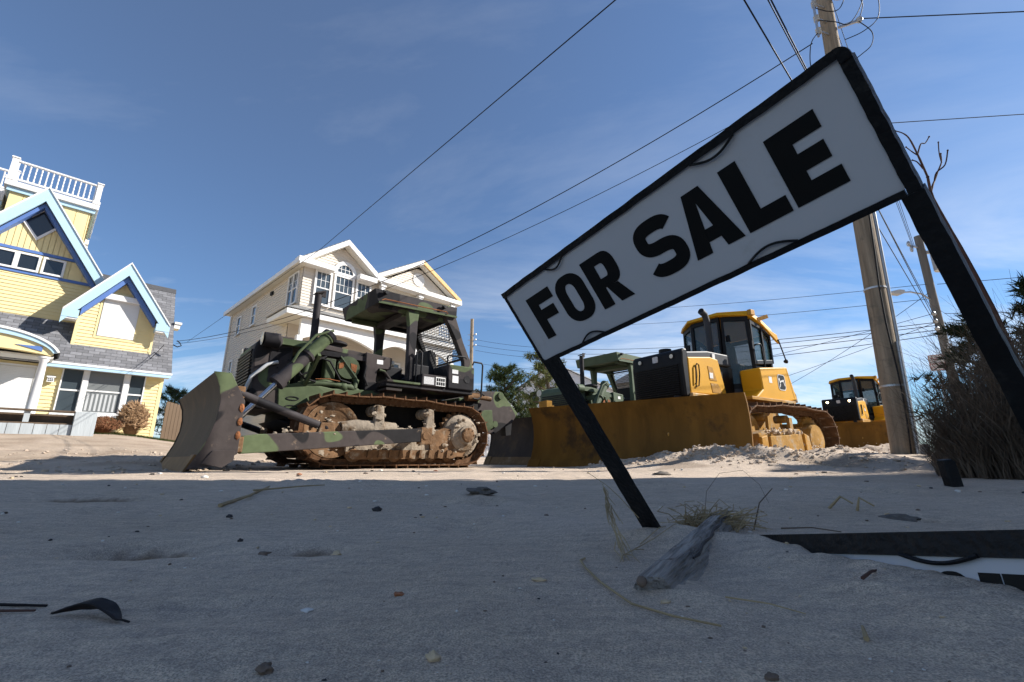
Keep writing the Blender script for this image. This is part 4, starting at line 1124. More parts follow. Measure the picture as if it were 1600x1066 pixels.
    for so in (-1, 1):
        hl = P('headlamp', cd, lambda m: m.lathe([(.02,-.02),(.115,0),(.12,.22),(.06,.26)], (-2.36, so*.70, 2.00), (1,0,0), 16), smooth=40)
        one('lens', MATS['lamp_lens'], hl, lambda m: m.lathe([(.10,-.03),(.005,-.035)], (-2.36, so*.70, 2.00), (1,0,0), 16))
        P('lamp_arm', cg, lambda m: m.box(-2.2,-1.5,so*.66-.05,so*.66+.05,1.96,2.06))
    P('hood', ca, lambda m: m.prism([(-1.90,2.02),(-1.88,2.10),(-1.6,2.12),(-.62,2.05),(-.60,1.96),(-1.6,2.03)], -.56, .56), bevel=.012)
    P('hood_rail', cd, lambda m: (m.box(-1.62,-.62,-.60,-.50,1.90,1.985), m.box(-1.62,-.62,.50,.60,1.90,1.985)))
    P('engine_block', MATS['engine_dark'], lambda m: (m.box(-1.80,-.66,-.30,.34,1.30,1.88), m.box(-1.75,-1.45,-.36,-.301,1.4,1.8)))
    P('oil_filter', MATS['engine_green'], lambda m: m.box(-1.36,-1.18,-.62,-.44,1.50,1.86), bevel=.02)
    P('manifold', MATS['engine_green'], lambda m: (m.tube([(-1.75,-.58,1.36),(-1.5,-.6,1.40),(-1.2,-.6,1.42),(-.9,-.6,1.40),(-.72,-.56,1.34)], [.05,.055,.045,.06,.05], 10), m.tube([(-1.68,-.58,1.4),(-1.66,-.6,1.62),(-1.60,-.55,1.78)], .045, 10), m.tube([(-.82,-.6,1.38),(-.78,-.58,1.52),(-.86,-.5,1.6)], .05, 10), m.blob((-1.3,-.58,1.43), (.16,.06,.06)), m.blob((-1.0,-.6,1.40), (.1,.06,.08))), smooth=50)
    ac = P('air_cleaner', MATS['engine_green'], lambda m: m.lathe([(.02,.015),(.20,.01),(.205,-.03),(.19,-.05),(.19,-.42)], (-.95, -.60, 1.74), (0,-1,0), 26), smooth=35)
    one('rust_patch', MATS['rust'], ac, lambda m: m.prism([(-1.13,1.79),(-1.03,1.83),(-1.05,1.72),(-1.12,1.70)], -.622, -.6135))
    one('rust_patch', MATS['rust'], ac, lambda m: m.prism([(-.92,1.82),(-.80,1.80),(-.82,1.66),(-.90,1.70)], -.622, -.6135))
    one('strap', MATS['plain_green'], ac, lambda m: m.bar((-1.11,-.624,1.92),(-.79,-.624,1.56),.02,.03,(0,1,0)))
    P('precleaner', MATS['soot'], lambda m: m.lathe([(.13,0),(.13,.07),(.15,.08),(.12,.1),(.12,.14),(.21,.17),(.21,.20),(.15,.23),(.05,.25)], (-1.05,-.12,2.06), (0,0,1), 22), smooth=35)
    P('exhaust_stack', MATS['soot'], lambda m: m.cyl((-1.46,-.16,2.02),(-1.46,-.16,3.10),.066,.062,16), smooth=50)
    P('rain_cap', MATS['soot'], lambda m: (m.prism([(-1.54,3.10),(-1.38,3.15),(-1.36,3.19),(-1.52,3.13)], -.24,-.08), m.box(-1.40,-1.33,-.18,-.14,3.08,3.20)))
    P('dash_cowl', ca, lambda m: m.prism([(-.64,1.36),(-.66,2.06),(-.15,2.02),(-.16,1.80),(-.42,1.78),(-.45,1.55),(-.30,1.40)], -.64, .60), bevel=.012)
    P('dash_label', MATS['decal_white'], lambda m: m.box(-.45,-.33,-.645,-.641,1.87,1.95))
    P('dash_lamp', MATS['lamp_lens'], lambda m: m.cyl((-.14,-.55,1.93),(-.08,-.55,1.93),.055,n=14))
    P('cowl_brace', cg, lambda m: m.tube([(-.40,-.66,1.76),(-.30,-.66,1.74),(-.10,-.66,1.52),(-.02,-.66,1.50)], .028, 8), smooth=60)
    P('levers', bk, lambda m: [m.tube([(-.05+.07*i, -.2+.12*i, 1.55), (-.02+.08*i, -.2+.12*i, 2.10+.03*i)], .014, 6) for i in range(4)])
    P('console', bk, lambda m: (m.box(-.12,.22,-.35,.45,1.5,1.92), m.box(-.10,.05,-.3,.3,1.92,2.0)), bevel=.02)
    # platform, seat, boxes
    P('platform', cd, lambda m: m.box(-.42,1.45,-1.02,1.02,1.43,1.50), bevel=.008)
    P('floor_plate', cg, lambda m: m.box(-.42,.24,-1.05,-.62,1.501,1.54), bevel=.006)
    P('tool_box', cd, lambda m: m.box(.26,.80,-1.06,-.52,1.502,1.72), bevel=.012)
    P('data_plate', MATS['decal_grey'], lambda m: m.box(.30,.52,-1.067,-1.0645,1.53,1.67))
    dp = P('data_plate', MATS['decal_white'], lambda m: m.box(.56,.77,-1.067,-1.0645,1.52,1.69))
    one('data_print', MATS['letter_black'], dp, lambda m: [m.box(.575+.048*i,.612+.048*i,-1.0695,-1.0675,1.535+.075*j,1.595+.075*j) for i in range(4) for j in range(2)])
    P('fuel_tank', cd, lambda m: m.box(.84,1.46,-1.06,-.50,1.502,1.98), bevel=.02)
    P('fuel_tank', cd, lambda m: m.box(.30,1.46,.50,1.06,1.502,1.98), bevel=.02)
    P('tank_plate', MATS['decal_white'], lambda m: m.box(.92,1.06,-1.067,-1.0645,1.80,1.88))
    P('tank_plate', MATS['decal_white'], lambda m: m.box(.93,1.07,-1.067,-1.0645,1.62,1.76))
    P('tank_hole', bk, lambda m: m.cyl((1.28,-1.068,1.72),(1.28,-1.0645,1.72),.075,n=16))
    P('rear_tank', cd, lambda m: m.box(1.0,1.5,-.49,.49,1.45,1.95), bevel=.03)
    P('seat', MATS['seat_black'], lambda m: (m.box(.45,.95,-.30,.30,1.62,1.82), m.prism([(.86,1.82),(.80,2.36),(.86,2.42),(1.0,2.36),(1.06,1.82)], -.32, .32)), bevel=.05)
    P('seat_box', bk, lambda m: m.box(.3,.66,-.62,-.3,1.72,1.98), bevel=.02)
    for pts in ([(.86,-.98,1.98),(.86,-.98,2.14),(.90,-.98,2.17),(1.28,-.98,2.19),(1.32,-.98,2.16)], [(1.47,-.98,2.05),(1.50,-.98,2.12),(1.70,-.98,2.12),(1.73,-.98,2.07),(1.70,-.98,1.42),(1.62,-.98,1.36),(1.5,-.98,1.37)], [(.22,-.9,1.54),(.22,-.9,2.15),(.27,-.9,2.2),(.33,-.9,2.15),(.33,-.9,1.7)]):
        P('grab_rail', bk, lambda m: m.tube(pts, .018, 8), smooth=60)
    for x, y, z in [(-.30+.22*i, -.645, 1.99) for i in range(1)] + [(-2.1, -.618, 1.45+.14*i) for i in range(4)] + [(-1.95, -.618, 1.45+.14*i) for i in range(4)]:
        P('bolt_head', bk, lambda m: m.cyl((x, y, z), (x, y-.012, z), .014, n=6))
    for pts in ([(-1.6,-.62,1.86),(-1.3,-.66,1.80),(-1.1,-.66,1.50),(-.9,-.64,1.46)], [(-1.75,-.62,1.5),(-1.55,-.68,1.62),(-1.5,-.66,1.80),(-1.35,-.6,1.88)], [(-1.9,-.64,1.75),(-1.85,-.72,1.6),(-1.7,-.7,1.45),(-1.5,-.66,1.42)], [(-.60,-.66,1.45),(-.7,-.7,1.6),(-.66,-.68,1.8)], [(1.5,-.7,1.45),(1.75,-.75,1.6),(2.0,-.7,1.5)]):
        P('hydraulic_hose', MATS['rubber'], lambda m: m.tube(pts, .016, 7), smooth=60)
    P('red_cable', MATS['rust'], lambda m: m.tube([(-1.5,-.64,1.47),(-1.3,-.67,1.49),(-1.1,-.66,1.47)], .008, 5))
    P('step', cg, lambda m: (m.box(-.40,-.1,-1.0,-.66,1.36,1.40)))
    # canopy
    def canopy(m):
        vs = []
        for y in (-.85, .75):
            vs += [(-.68,y,3.23),(-.60,y,2.98),(1.12,y,3.04),(1.13,y,3.25)]
        m.add(vs, [(0,1,2,3),(7,6,5,4),(0,3,7,4),(3,2,6,7),(1,0,4,5)])
        # hollow underside with ribs
        m.add([(-.58,-.82,3.02),(1.1,-.82,3.07),(1.1,.72,3.07),(-.58,.72,3.02)], [(0,1,2,3)])
    P('canopy', cd, canopy)
    P('canopy_lip', cg, lambda m: m.prism([(-.60,2.965),(1.12,3.02),(1.12,3.06),(-.60,3.005)], -.875, -.851))
    P('canopy_rod', MATS['rust'], lambda m: m.tube([(-.55,-.89,3.02),(-.5,-.89,3.05),(.85,-.89,3.09),(.88,-.89,3.05)], .011, 6))
    for x in (-.48, .80): P('lifting_eye', bk, lambda m: (m.cyl((x,-.86,3.18),(x,-.93,3.18),.035,n=10), m.bar((x-.06,-.9,3.2),(x+.06,-.9,3.2),.03,.03)))
    P('canopy_rib', cd, lambda m: [m.box(-.5,1.08,y,y+.08,2.93,3.02) for y in (-.72,.56)])
    P('canopy_crossbar', cd, lambda m: (m.box(.02,.24,-.64,.56,2.90,3.0)))
    for y in (-.82, .64):
        P('front_post', cd, lambda m: m.prism([(.02,3.0),(.28,3.0),(.25,2.78),(.22,1.52),(.09,1.52),(.07,2.7)], y, y+.12), bevel=.012)
        P('rear_post', ca, lambda m: m.prism([(.86,3.03),(1.13,3.05),(1.33,2.55),(1.56,2.10),(1.56,1.95),(1.38,1.95),(1.36,2.15),(1.12,2.62)], y, y+.12), bevel=.012)
        P('post_foot', cd, lambda m: m.box(1.30,1.58,y-.05,y+.17,1.95,2.02))
    # rear screen
    scr = P('screen_frame', bk, lambda m: (m.bar((1.02,-.62,2.98),(1.02,.62,2.98),.04,.04), m.bar((1.42,-.62,2.22),(1.42,.62,2.22),.04,.04), m.bar((1.02,-.62,2.98),(1.42,-.62,2.22),.04,.04), m.bar((1.02,.62,2.98),(1.42,.62,2.22),.04,.04)))
    def mesh_(m):
        for i in range(25):
            y = -.6+i*.05
            m.bar((1.02,y,2.98),(1.42,y,2.22),.009,.009)
        for i in range(17):
            t = i/16; m.bar((1.02+.4*t+.006,-.62,2.98-.76*t),(1.02+.4*t+.006,.62,2.98-.76*t),.009,.009)
    one('wire_mesh', bk, scr, mesh_)
    # winch at the back
    for y in (-.52, .40):
        P('winch_plate', ca, lambda m: m.prism([(1.62,1.10),(1.70,1.48),(2.05,1.62),(2.60,1.66),(2.68,1.60),(3.12,1.20),(2.95,.98),(2.40,.70),(1.9,.80)], y, y+.1), bevel=.015)
        P('winch_pin', cg, lambda m: (m.cyl((2.58,y-.05,1.56),(2.58,y+.15,1.56),.08,n=14), m.cyl((2.42,y-.05,.92),(2.42,y+.15,.92),.07,n=14)), smooth=40)
    P('winch_drum', bk, lambda m: m.lathe([(.32,-.40),(.32,-.36),(.2,-.35),(.2,.35),(.32,.36),(.32,.40)], (2.35,-.01,1.2), (0,1,0), 20), smooth=40)
    P('winch_case', cg, lambda m: m.box(1.55,2.2,-.40,.38,.75,1.45), bevel=.03)
    P('winch_cylinder', MATS['rusty_mud'], lambda m: (m.cyl((1.55,-.66,1.44),(1.85,-.66,1.46),.09,n=14), m.cyl((1.85,-.66,1.46),(2.2,-.66,1.44),.05,n=14)), smooth=40)
    P('winch_arm', cg, lambda m: m.prism([(2.0,1.2),(2.30,1.22),(2.34,.84),(2.2,.76),(2.02,.80)], -.60, -.521), bevel=.01)
    P('tow_hook', bk, lambda m: m.prism([(2.95,.70),(3.10,.72),(3.14,1.12),(3.22,1.2),(3.06,1.26),(2.92,1.1)], -.3, -.12))
    return root
def mud_clumps(root, mat, n, spots, seed):
    rn = random.Random(seed); m = MB()
    for i in range(n):
        x0, x1, y, z0, z1 = rn.choice(spots)
        s_ = .010 + .026*rn.random()**2.5
        m.blob((rn.uniform(x0, x1), y + rn.gauss(0, .025), rn.uniform(z0, z1)), (s_*rn.uniform(1,2.2), s_*.7, s_*rn.uniform(.6,1.2)), 7, 5, .5, i)
    o = m.build('mud_clumps', MATS[mat], root, smooth=70); o['kind'] = 'stuff'
PSI = R(49)
f1 = Vector((math.sin(PSI), math.cos(PSI), 0)); f2 = Vector((-math.cos(PSI), math.sin(PSI), 0))
A1 = f1*3.95 + f2*8.45 + Vector((0,0,.03))
ad = army_dozer(A1, R(90-49))
mud_clumps(ad, 'dried_mud', 260, [(-1.0,.95,-1.08,.66,.74),(-1.0,.95,-1.09,.34,.62),(-.66,-.44,-1.12,.62,1.06),(.32,.54,-1.12,.62,1.06),(.45,1.2,-1.11,.3,.7),(-1.6,-.95,-1.0,.25,.9),(-2.4,-.1,-1.48,.5,.62),(.95,1.5,-1.16,.3,.95)], 5)
tag(ad, 'camouflaged military bulldozer with open canopy cab and raised muddy tracks, nearest of the dozers', 'bulldozer', 'bulldozers parked along the street')
ad['label'] = 'green, brown and black camouflaged bulldozer with canopy and rear winch before the white house'
index_kids()
ad2 = copy_tree(ad)
ad2.location = A1 + Vector((5.61, 5.24, .03))
ad2['label'] = 'plain green canopied bulldozer half hidden behind the big rusty yellow blade'
def kids_of(o): return [c for c in C.objects if c.parent is o]
for c in kids_of(ad2):
    if c.type == 'MESH' and c.data.materials and c.data.materials[0] and c.data.materials[0].name.startswith('camo'):
        c.material_slots[0].link = 'OBJECT'; c.material_slots[0].material = MATS['plain_green']

# ---------------------------------------------------------------- yellow cab bulldozer
def deer(m, cx, cz, s, y0, y1):
    """leaping animal emblem: body, neck, antler, legs"""
    q = lambda pts: m.prism([(cx+a*s, cz+b*s) for a, b in pts], y0, y1)
    q([(-.30,-.05),(-.10,.10),(.22,.12),(.30,.22),(.20,.30),(.08,.22),(-.12,.20),(-.34,.10)])
    q([(-.34,.10),(-.28,.22),(-.30,.38),(-.42,.34),(-.46,.22)])
    q([(-.30,-.05),(-.20,-.06),(-.34,-.34),(-.40,-.32)])
    q([(.18,.12),(.28,.12),(.40,-.18),(.34,-.20)])
def yellow_dozer(loc, rz):
    root = empty('yellow_bulldozer', loc, rz)
    ye, bk, gr, dl, my, gl = (MATS[k] for k in ('jd_yellow', 'jd_black', 'jd_grey', 'jd_dull_yellow', 'mud_yellow', 'cab_glass'))
    P = lambda name, mat, fn, **kw: one(name, mat, root, fn, **kw)
    # x = s-1.7 ; near side is -y
    CF, CR, RD = (-1.12, .66), (1.36, .70), .52
    for y0, y1 in ((-1.72, -.98), (.98, 1.72)):
        so = -1 if y0 < 0 else 1; c = (y0+y1)/2; co = y0 if so < 0 else y1
        crawler_track(root, y0, y1, CF, CR, RD, 36, .06, .06)
        P('idler_wheel', my, lambda m: m.lathe([(.05,-.12),(.35,-.11),(.40,-.09),(.40,.09),(.35,.1),(.1,.12),(.02,.12)], (CF[0], c, CF[1]), (0,so,0), 24), smooth=40)
        P('sprocket', my, lambda m: m.prism([(CR[0]+(.43 if i % 2 else .37)*math.cos(math.pi*i/22), CR[1]+(.43 if i % 2 else .37)*math.sin(math.pi*i/22)) for i in range(44)], c-.05, c+.05))
        P('final_drive', my, lambda m: m.lathe([(.34,.0),(.34,.16),(.30,.22),(.12,.24),(.02,.24)], (CR[0]-.12, c, CR[1]-.08), (0,so,0), 24), smooth=35)
        P('track_frame', my, lambda m: m.prism([(-1.18,.30),(-1.18,.66),(-.95,.74),(.35,.80),(.55,.70),(.62,.30)], c+so*.08, c+so*.30), bevel=.02)
        P('frame_cap', dl, lambda m: m.prism([(-1.22,.24),(-1.22,.60),(-1.0,.64),(-.98,.24)], c+so*.301, c+so*.37), bevel=.02)
        P('frame_cover', my, lambda m: m.prism([(-.88,.24),(-.88,.62),(.30,.70),(.36,.26)], c+so*.301, c+so*.35), bevel=.015)
        P('frame_guard', dl, lambda m: m.prism([(.42,.26),(.38,.72),(.58,.66),(.66,.28)], c+so*.301, c+so*.36), bevel=.015)
        for x in (-.62, .18):
            P('carrier_roller', my, lambda m: m.lathe([(.03,-.12),(.08,-.12),(.08,.12),(.03,.13)], (x, c+so*.05, 1.0), (0,so,0), 12), smooth=40)
            P('roller_bracket', my, lambda m: m.prism([(x-.07,.72),(x+.07,.72),(x+.05,1.02),(x-.05,1.02)], c+so*.18, c+so*.24))
        for i in range(6):
            x = -.9+.34*i; P('track_roller', my, lambda m: m.lathe([(.03,-.2),(.11,-.2),(.11,.2),(.03,.21)], (x, c, .31), (0,so,0), 10), smooth=40)
    # chassis
    P('chassis', dl, lambda m: m.prism([(-1.7,.8),(-1.7,1.5),(1.3,1.5),(1.5,1.2),(1.4,.7)], -.72, .72), bevel=.02)
    P('fender', dl, lambda m: (m.box(-.42,1.35,-1.2,-.721,1.40,1.47), m.box(-.42,1.35,.721,1.2,1.40,1.47)), bevel=.01)
    P('hood_side', ye, lambda m: m.prism([(-1.66,1.50),(-1.66,2.24),(-.90,2.33),(-.62,2.30),(-.42,1.52)], -.66, -.56), bevel=.02)
    P('hood_side', ye, lambda m: m.prism([(-1.66,1.50),(-1.66,2.24),(-.90,2.33),(-.62,2.30),(-.42,1.52)], .56, .66), bevel=.02)
    P('hood_top', gr, lambda m: m.prism([(-1.66,2.10),(-1.64,2.37),(-.9,2.47),(-.10,2.47),(-.06,2.2),(-.9,2.2)], -.62, .62), bevel=.03)
    P('hood_core', bk, lambda m: m.box(-1.6,.06,-.55,.55,1.45,2.2))
    P('hood_vent', dl, lambda m: m.prism([(-1.02,2.12),(-.86,2.10),(-.74,1.82),(-.98,1.82)], -.668, -.6605))
    P('hood_vent', dl, lambda m: m.prism([(-.97,1.76),(-.72,1.76),(-.58,1.56),(-.93,1.56)], -.668, -.6605))
    P('hood_handle', bk, lambda m: m.tube([(-1.52,-.675,1.68),(-1.50,-.69,1.72),(-1.46,-.69,2.08),(-1.42,-.69,2.12),(-1.36,-.69,2.1),(-1.36,-.69,1.9),(-1.42,-.69,1.66),(-1.5,-.675,1.64)], .014, 6), smooth=60)
    P('safety_decal', MATS['decal_white'], lambda m: m.box(-.99,-.87,-.672,-.6695,1.86,1.98))
    P('model_decal', MATS['decal_white'], lambda m: m.box(-.77,-.68,-.640,-.6205,2.31,2.42))
    # radiator face
    P('grille_surround', bk, lambda m: m.prism([(-1.82,1.42),(-1.86,2.10),(-1.84,2.36),(-1.78,2.42),(-1.66,2.42),(-1.66,1.42)], -.66, .66), bevel=.035)
    P('grille', bk, lambda m: [m.box(-1.885,-1.85,-.56,.56,1.48+.045*i,1.50+.045*i) for i in range(14)])
    for y in (-.42, .42):
        hl = P('headlamp', bk, lambda m: m.lathe([(.06,0),(.065,.04)], (-1.86, y, 2.27), (1,0,0), 14))
        one('lens', MATS['lamp_lens'], hl, lambda m: m.lathe([(.045,-.012),(.002,-.016)], (-1.86, y, 2.27), (1,0,0), 12))
    em = P('grille_emblem', MATS['decal_grey'], lambda m: m.prism(rrect(-.07,.07,2.20,2.33,.02,.02,3), -1.868, -1.858, 'x'))
    P('exhaust_stack', gr, lambda m: m.tube([(-.26,-.28,2.40),(-.26,-.28,3.10),(-.27,-.28,3.32),(-.34,-.285,3.48),(-.48,-.29,3.54)], [.072,.072,.072,.074,.076], 16), smooth=50)
    P('exhaust_mouth', bk, lambda m: m.lathe([(.066,0),(.03,.004)], (-.485,-.29,3.543), (-1,0,.2), 14))
    P('precleaner', bk, lambda m: m.lathe([(.08,0),(.08,.10),(.14,.12),(.14,.20),(.05,.22)], (-1.15,.28,2.44), (0,0,1), 18), smooth=35)
    # cab
    f = lambda s_: s_-1.7
    P('cab_floor', gr, lambda m: m.prism([(f(1.72),-.38),(f(2.14),-.86),(f(3.02),-.82),(f(3.02),.82),(f(2.14),.86),(f(1.72),.38)], 1.47, 1.70, 'z'))
    def wall_panel(name, p, q, outline, inner, th=.035):
        """framed pane standing on the line p-q: outline points are (share along the line, height)"""
        p = Vector((p[0], p[1], 0)); q = Vector((q[0], q[1], 0)); d = q-p; n = Vector((-d.y, d.x, 0)).normalized()
        M = Matrix(((d.x, n.x, 0, p.x), (d.y, n.y, 0, p.y), (0, 0, 1, 0), (0, 0, 0, 1)))
        o = P(name, bk, lambda m: m.frame(outline, inner, -th, th, 'y', M), bevel=.008)
        one('pane', gl, o, lambda m: m.prism(inner, -.006, .006, 'y', M))
        return o, M
    for so in (-1, 1):
        d0, M = wall_panel('door', (f(1.80), so*.38), (f(2.13), so*.86), [(.02,1.70),(-.03,2.5),(.02,3.46),(1.0,3.42),(1.10,1.72)], [(.16,1.86),(.09,2.5),(.11,3.34),(.88,3.31),(.96,1.86)])
        if so < 0:
            one('door_handle', bk, d0, lambda m: m.box(f(2.02),f(2.10),-.95,-.905,2.62,2.80))
            one('hinge', bk, d0, lambda m: m.box(f(1.84),f(1.90),-.52,-.44,2.85,3.0))
            one('grab_rail', bk, d0, lambda m: m.tube([(f(2.08),-.90,2.66),(f(2.12),-.96,2.72),(f(2.30),-.97,2.76),(f(2.36),-.97,2.70),(f(2.40),-.97,2.02),(f(2.36),-.95,1.94),(f(2.22),-.9,1.92)], .017, 8), smooth=60)
        d1, M = wall_panel('rear_window', (f(2.14), so*.86), (f(3.04), so*.82), [(.0,2.28),(.0,3.35),(.5,3.28),(1.0,3.12),(1.0,2.40)], [(.07,2.38),(.07,3.24),(.5,3.18),(.92,3.04),(.92,2.48)])
        one('pillar', bk, d1, lambda m: m.box(.52,.58,-.04,.04,2.38,3.24,M))
    fw, M = wall_panel('front_window', (f(1.78), .37), (f(1.78), -.37), [(0,1.70),(1,1.70),(1,3.48),(0,3.48)], [(.07,2.45),(.93,2.45),(.93,3.36),(.07,3.36)])
    rw, M = wall_panel('back_window', (f(3.05), -.80), (f(3.05), .80), [(0,2.3),(1,2.3),(1,3.12),(0,3.12)], [(.07,2.45),(.93,2.45),(.93,3.02),(.07,3.02)])
    P('cab_back', bk, lambda m: m.box(f(2.24),f(3.03),-.80,.80,1.63,2.29))
    P('cab_skirt', gr, lambda m: m.prism([(f(1.70),-.42),(f(2.16),-.92),(f(2.16),-.84),(f(1.70),-.36)], 1.48, 1.74, 'z'), bevel=.01)
    def roof(m):
        lo = [(f(1.64),-.42,3.48),(f(2.10),-.95,3.42),(f(2.6),-.92,3.30),(f(3.16),-.88,3.12)]
        hi = [(f(1.67),-.40,3.56),(f(2.11),-.90,3.55),(f(2.6),-.88,3.46),(f(3.14),-.84,3.28)]
        L2 = lo + [(x,-y,z) for x, y, z in lo[::-1]]; H2 = hi + [(x,-y,z) for x, y, z in hi[::-1]]
        n = 8
        m.add(L2+H2, [(0,1,6,7),(1,2,5,6),(2,3,4,5)] + [(8,15,14,9),(9,14,13,10),(10,13,12,11)] + [(i,(i+1) % n,n+(i+1) % n,n+i) for i in range(n)])
    P('cab_roof', ye, roof, bevel=.02)
    P('roof_visor', ye, lambda m: m.prism([(f(2.62),3.262),(f(3.20),3.12),(f(3.28),2.90),(f(3.18),2.94)], -.935, -.885), bevel=.012)
    P('beacon_bracket', dl, lambda m: m.box(f(2.05),f(2.22),-1.0,-.91,3.42,3.55), bevel=.01)
    P('work_lamp', dl, lambda m: m.bar((f(2.45),-.90,3.38),(f(2.72),-1.0,3.48),.07,.09))
    P('mirror', bk, lambda m: m.box(f(1.70),f(1.74),.44,.58,2.6,2.95), bevel=.01)
    P('mirror_arm', bk, lambda m: (m.tube([(f(3.12),-.86,3.02),(f(3.2),-.95,2.98),(f(3.3),-1.0,2.5)], .015, 6), m.blob((f(3.3),-1.0,2.46), .05)))
    P('seat', MATS['seat_black'], lambda m: (m.box(f(2.05),f(2.5),-.28,.28,1.95,2.15), m.prism([(f(2.4),2.15),(f(2.38),2.85),(f(2.5),2.9),(f(2.6),2.15)], -.27, .27), m.box(f(2.42),f(2.52),-.15,.15,2.88,3.05)), bevel=.05)
    P('console', bk, lambda m: (m.box(f(1.84),f(1.92),-.3,.3,1.7,2.35), m.box(f(2.1),f(2.5),-.55,-.36,1.7,2.35), m.box(f(2.1),f(2.5),.36,.55,1.7,2.35)), bevel=.03)
    # rear tank with emblem
    P('rear_tank', ye, lambda m: m.prism([(f(1.78),2.12),(f(2.96),2.26),(f(3.22),1.52),(f(2.6),1.42),(f(1.5),1.46),(f(1.82),1.66)], -1.16, -.70), bevel=.03)
    P('rear_tank', ye, lambda m: m.prism([(f(1.78),2.12),(f(2.96),2.26),(f(3.22),1.52),(f(2.6),1.42),(f(1.5),1.46),(f(1.82),1.66)], .70, 1.16), bevel=.03)
    P('rear_body', ye, lambda m: m.prism([(f(2.3),2.24),(f(3.0),2.24),(f(3.24),1.5),(f(2.3),1.4)], -.70, .70), bevel=.02)
    cx, cz = f(2.62), 1.87
    e0 = P('brand_emblem', MATS['decal_white'], lambda m: m.prism(rrect(cx-.155,cx+.155,cz-.18,cz+.18,.07,.08,5), -1.168, -1.1605))
    e1_ = one('emblem_field', MATS['letter_black'], e0, lambda m: m.prism(rrect(cx-.135,cx+.135,cz-.16,cz+.16,.06,.07,5), -1.171, -1.1685))
    one('emblem_deer', MATS['decal_white'], e0, lambda m: deer(m, cx, cz-.02, .30, -1.174, -1.1715))
    P('safety_decal', MATS['decal_white'], lambda m: m.box(f(2.1),f(2.22),-1.164,-1.1605,1.82,1.96))
    P('tank_seam', dl, lambda m: m.prism([(f(2.905),2.2),(f(2.915),2.2),(f(3.10),1.55),(f(3.09),1.55)], -1.163, -1.1605))
    P('fuel_cap', MATS['decal_white'], lambda m: m.lathe([(.09,0),(.09,.02),(.02,.025)], (f(3.08),-.95,1.92), (1,0,.32), 16))
    P('rear_hose', MATS['dried_mud'], lambda m: m.tube([(f(3.15),-.75,1.55),(f(3.32),-.8,1.82),(f(3.5),-.85,1.86),(f(3.62),-.88,1.68),(f(3.6),-.88,1.52)], [.10,.10,.08,.08,.10], 12), smooth=60)
    # pushing frame
    P('push_frame', dl, lambda m: (m.box(-2.6,-1.2,-.85,-.65,.42,.66), m.box(-2.6,-1.2,.65,.85,.42,.66), m.box(-2.75,-2.55,-.9,.9,.42,.68)), bevel=.02)
    P('lift_rod', MATS['chrome'], lambda m: m.cyl((-2.3,-.5,.7),(-1.9,-.5,1.2),.035))
    P('lift_rod', MATS['chrome'], lambda m: m.cyl((-2.3,.5,.7),(-1.9,.5,1.2),.035))
    P('lift_barrel', bk, lambda m: m.cyl((-1.9,-.5,1.2),(-1.88,-.5,1.44),.07))
    P('lift_barrel', bk, lambda m: m.cyl((-1.9,.5,1.2),(-1.88,.5,1.44),.07))
    # blade, angled
    L0, R0 = Vector((-3.52, 2.13, 0)), Vector((-2.32, -2.18, 0))
    mid = (L0+R0)/2; d = L0-R0
    ang = math.atan2(d.y, d.x) - math.pi/2
    prof = [(-.30,0),(-.17,.22),(-.09,.45),(-.06,.68),(-.08,.92),(-.15,1.14),(-.25,1.30)]
    blade(root, (mid.x, mid.y, -.02), ang, d.length, 1.30, prof, ('jd_blade', 'jd_blade', 'jd_dull_yellow'), tilt=R(0.8), ends=False, lip=.2)
    P('trip_bracket', MATS['jd_dull_yellow'], lambda m: (m.box(-3.35,-3.2,1.9,2.2,1.05,1.5), m.box(-3.2,-3.1,1.95,2.15,1.28,1.4)))
    return root
PY = R(57)
g1_ = Vector((math.sin(PY), math.cos(PY), 0)); g2_ = Vector((-math.cos(PY), math.sin(PY), 0))
yo = Vector((3.5615, 9.1, 0))                      # near top front corner of its hood
yd = yellow_dozer(yo + g1_*1.7 + g2_*.65, R(90-57))
mud_clumps(yd, 'sand', 260, [(-.9,.35,-1.66,.68,.78),(-1.2,.6,-1.70,.24,.34),(.4,1.3,-1.62,.3,.5)], 6)
tag(yd, 'big yellow bulldozer with glass cab and a wide rusty blade pushed into the sand', 'bulldozer', 'bulldozers parked along the street')
index_kids()
yd2 = copy_tree(yd)
PZ = R(52)
h1 = Vector((math.sin(PZ), math.cos(PZ), 0)); h2 = Vector((-math.cos(PZ), math.sin(PZ), 0))
SC2 = .78
yd2.location = Vector((11.56, 15.3, 0)) + h1*1.86*SC2 + h2*.66*SC2 + Vector((0, 0, .36))
yd2.scale = (SC2, SC2, SC2)
yd2.rotation_euler = (0, 0, R(90-52))
yd2['label'] = 'far yellow bulldozer with lit headlights, partly behind the wooden utility pole'
for c in kids_of(yd2):
    if c.name.startswith('headlamp'):
        for q in kids_of(c):
            q.material_slots[0].link = 'OBJECT'; q.material_slots[0].material = MATS['lamp_lit']

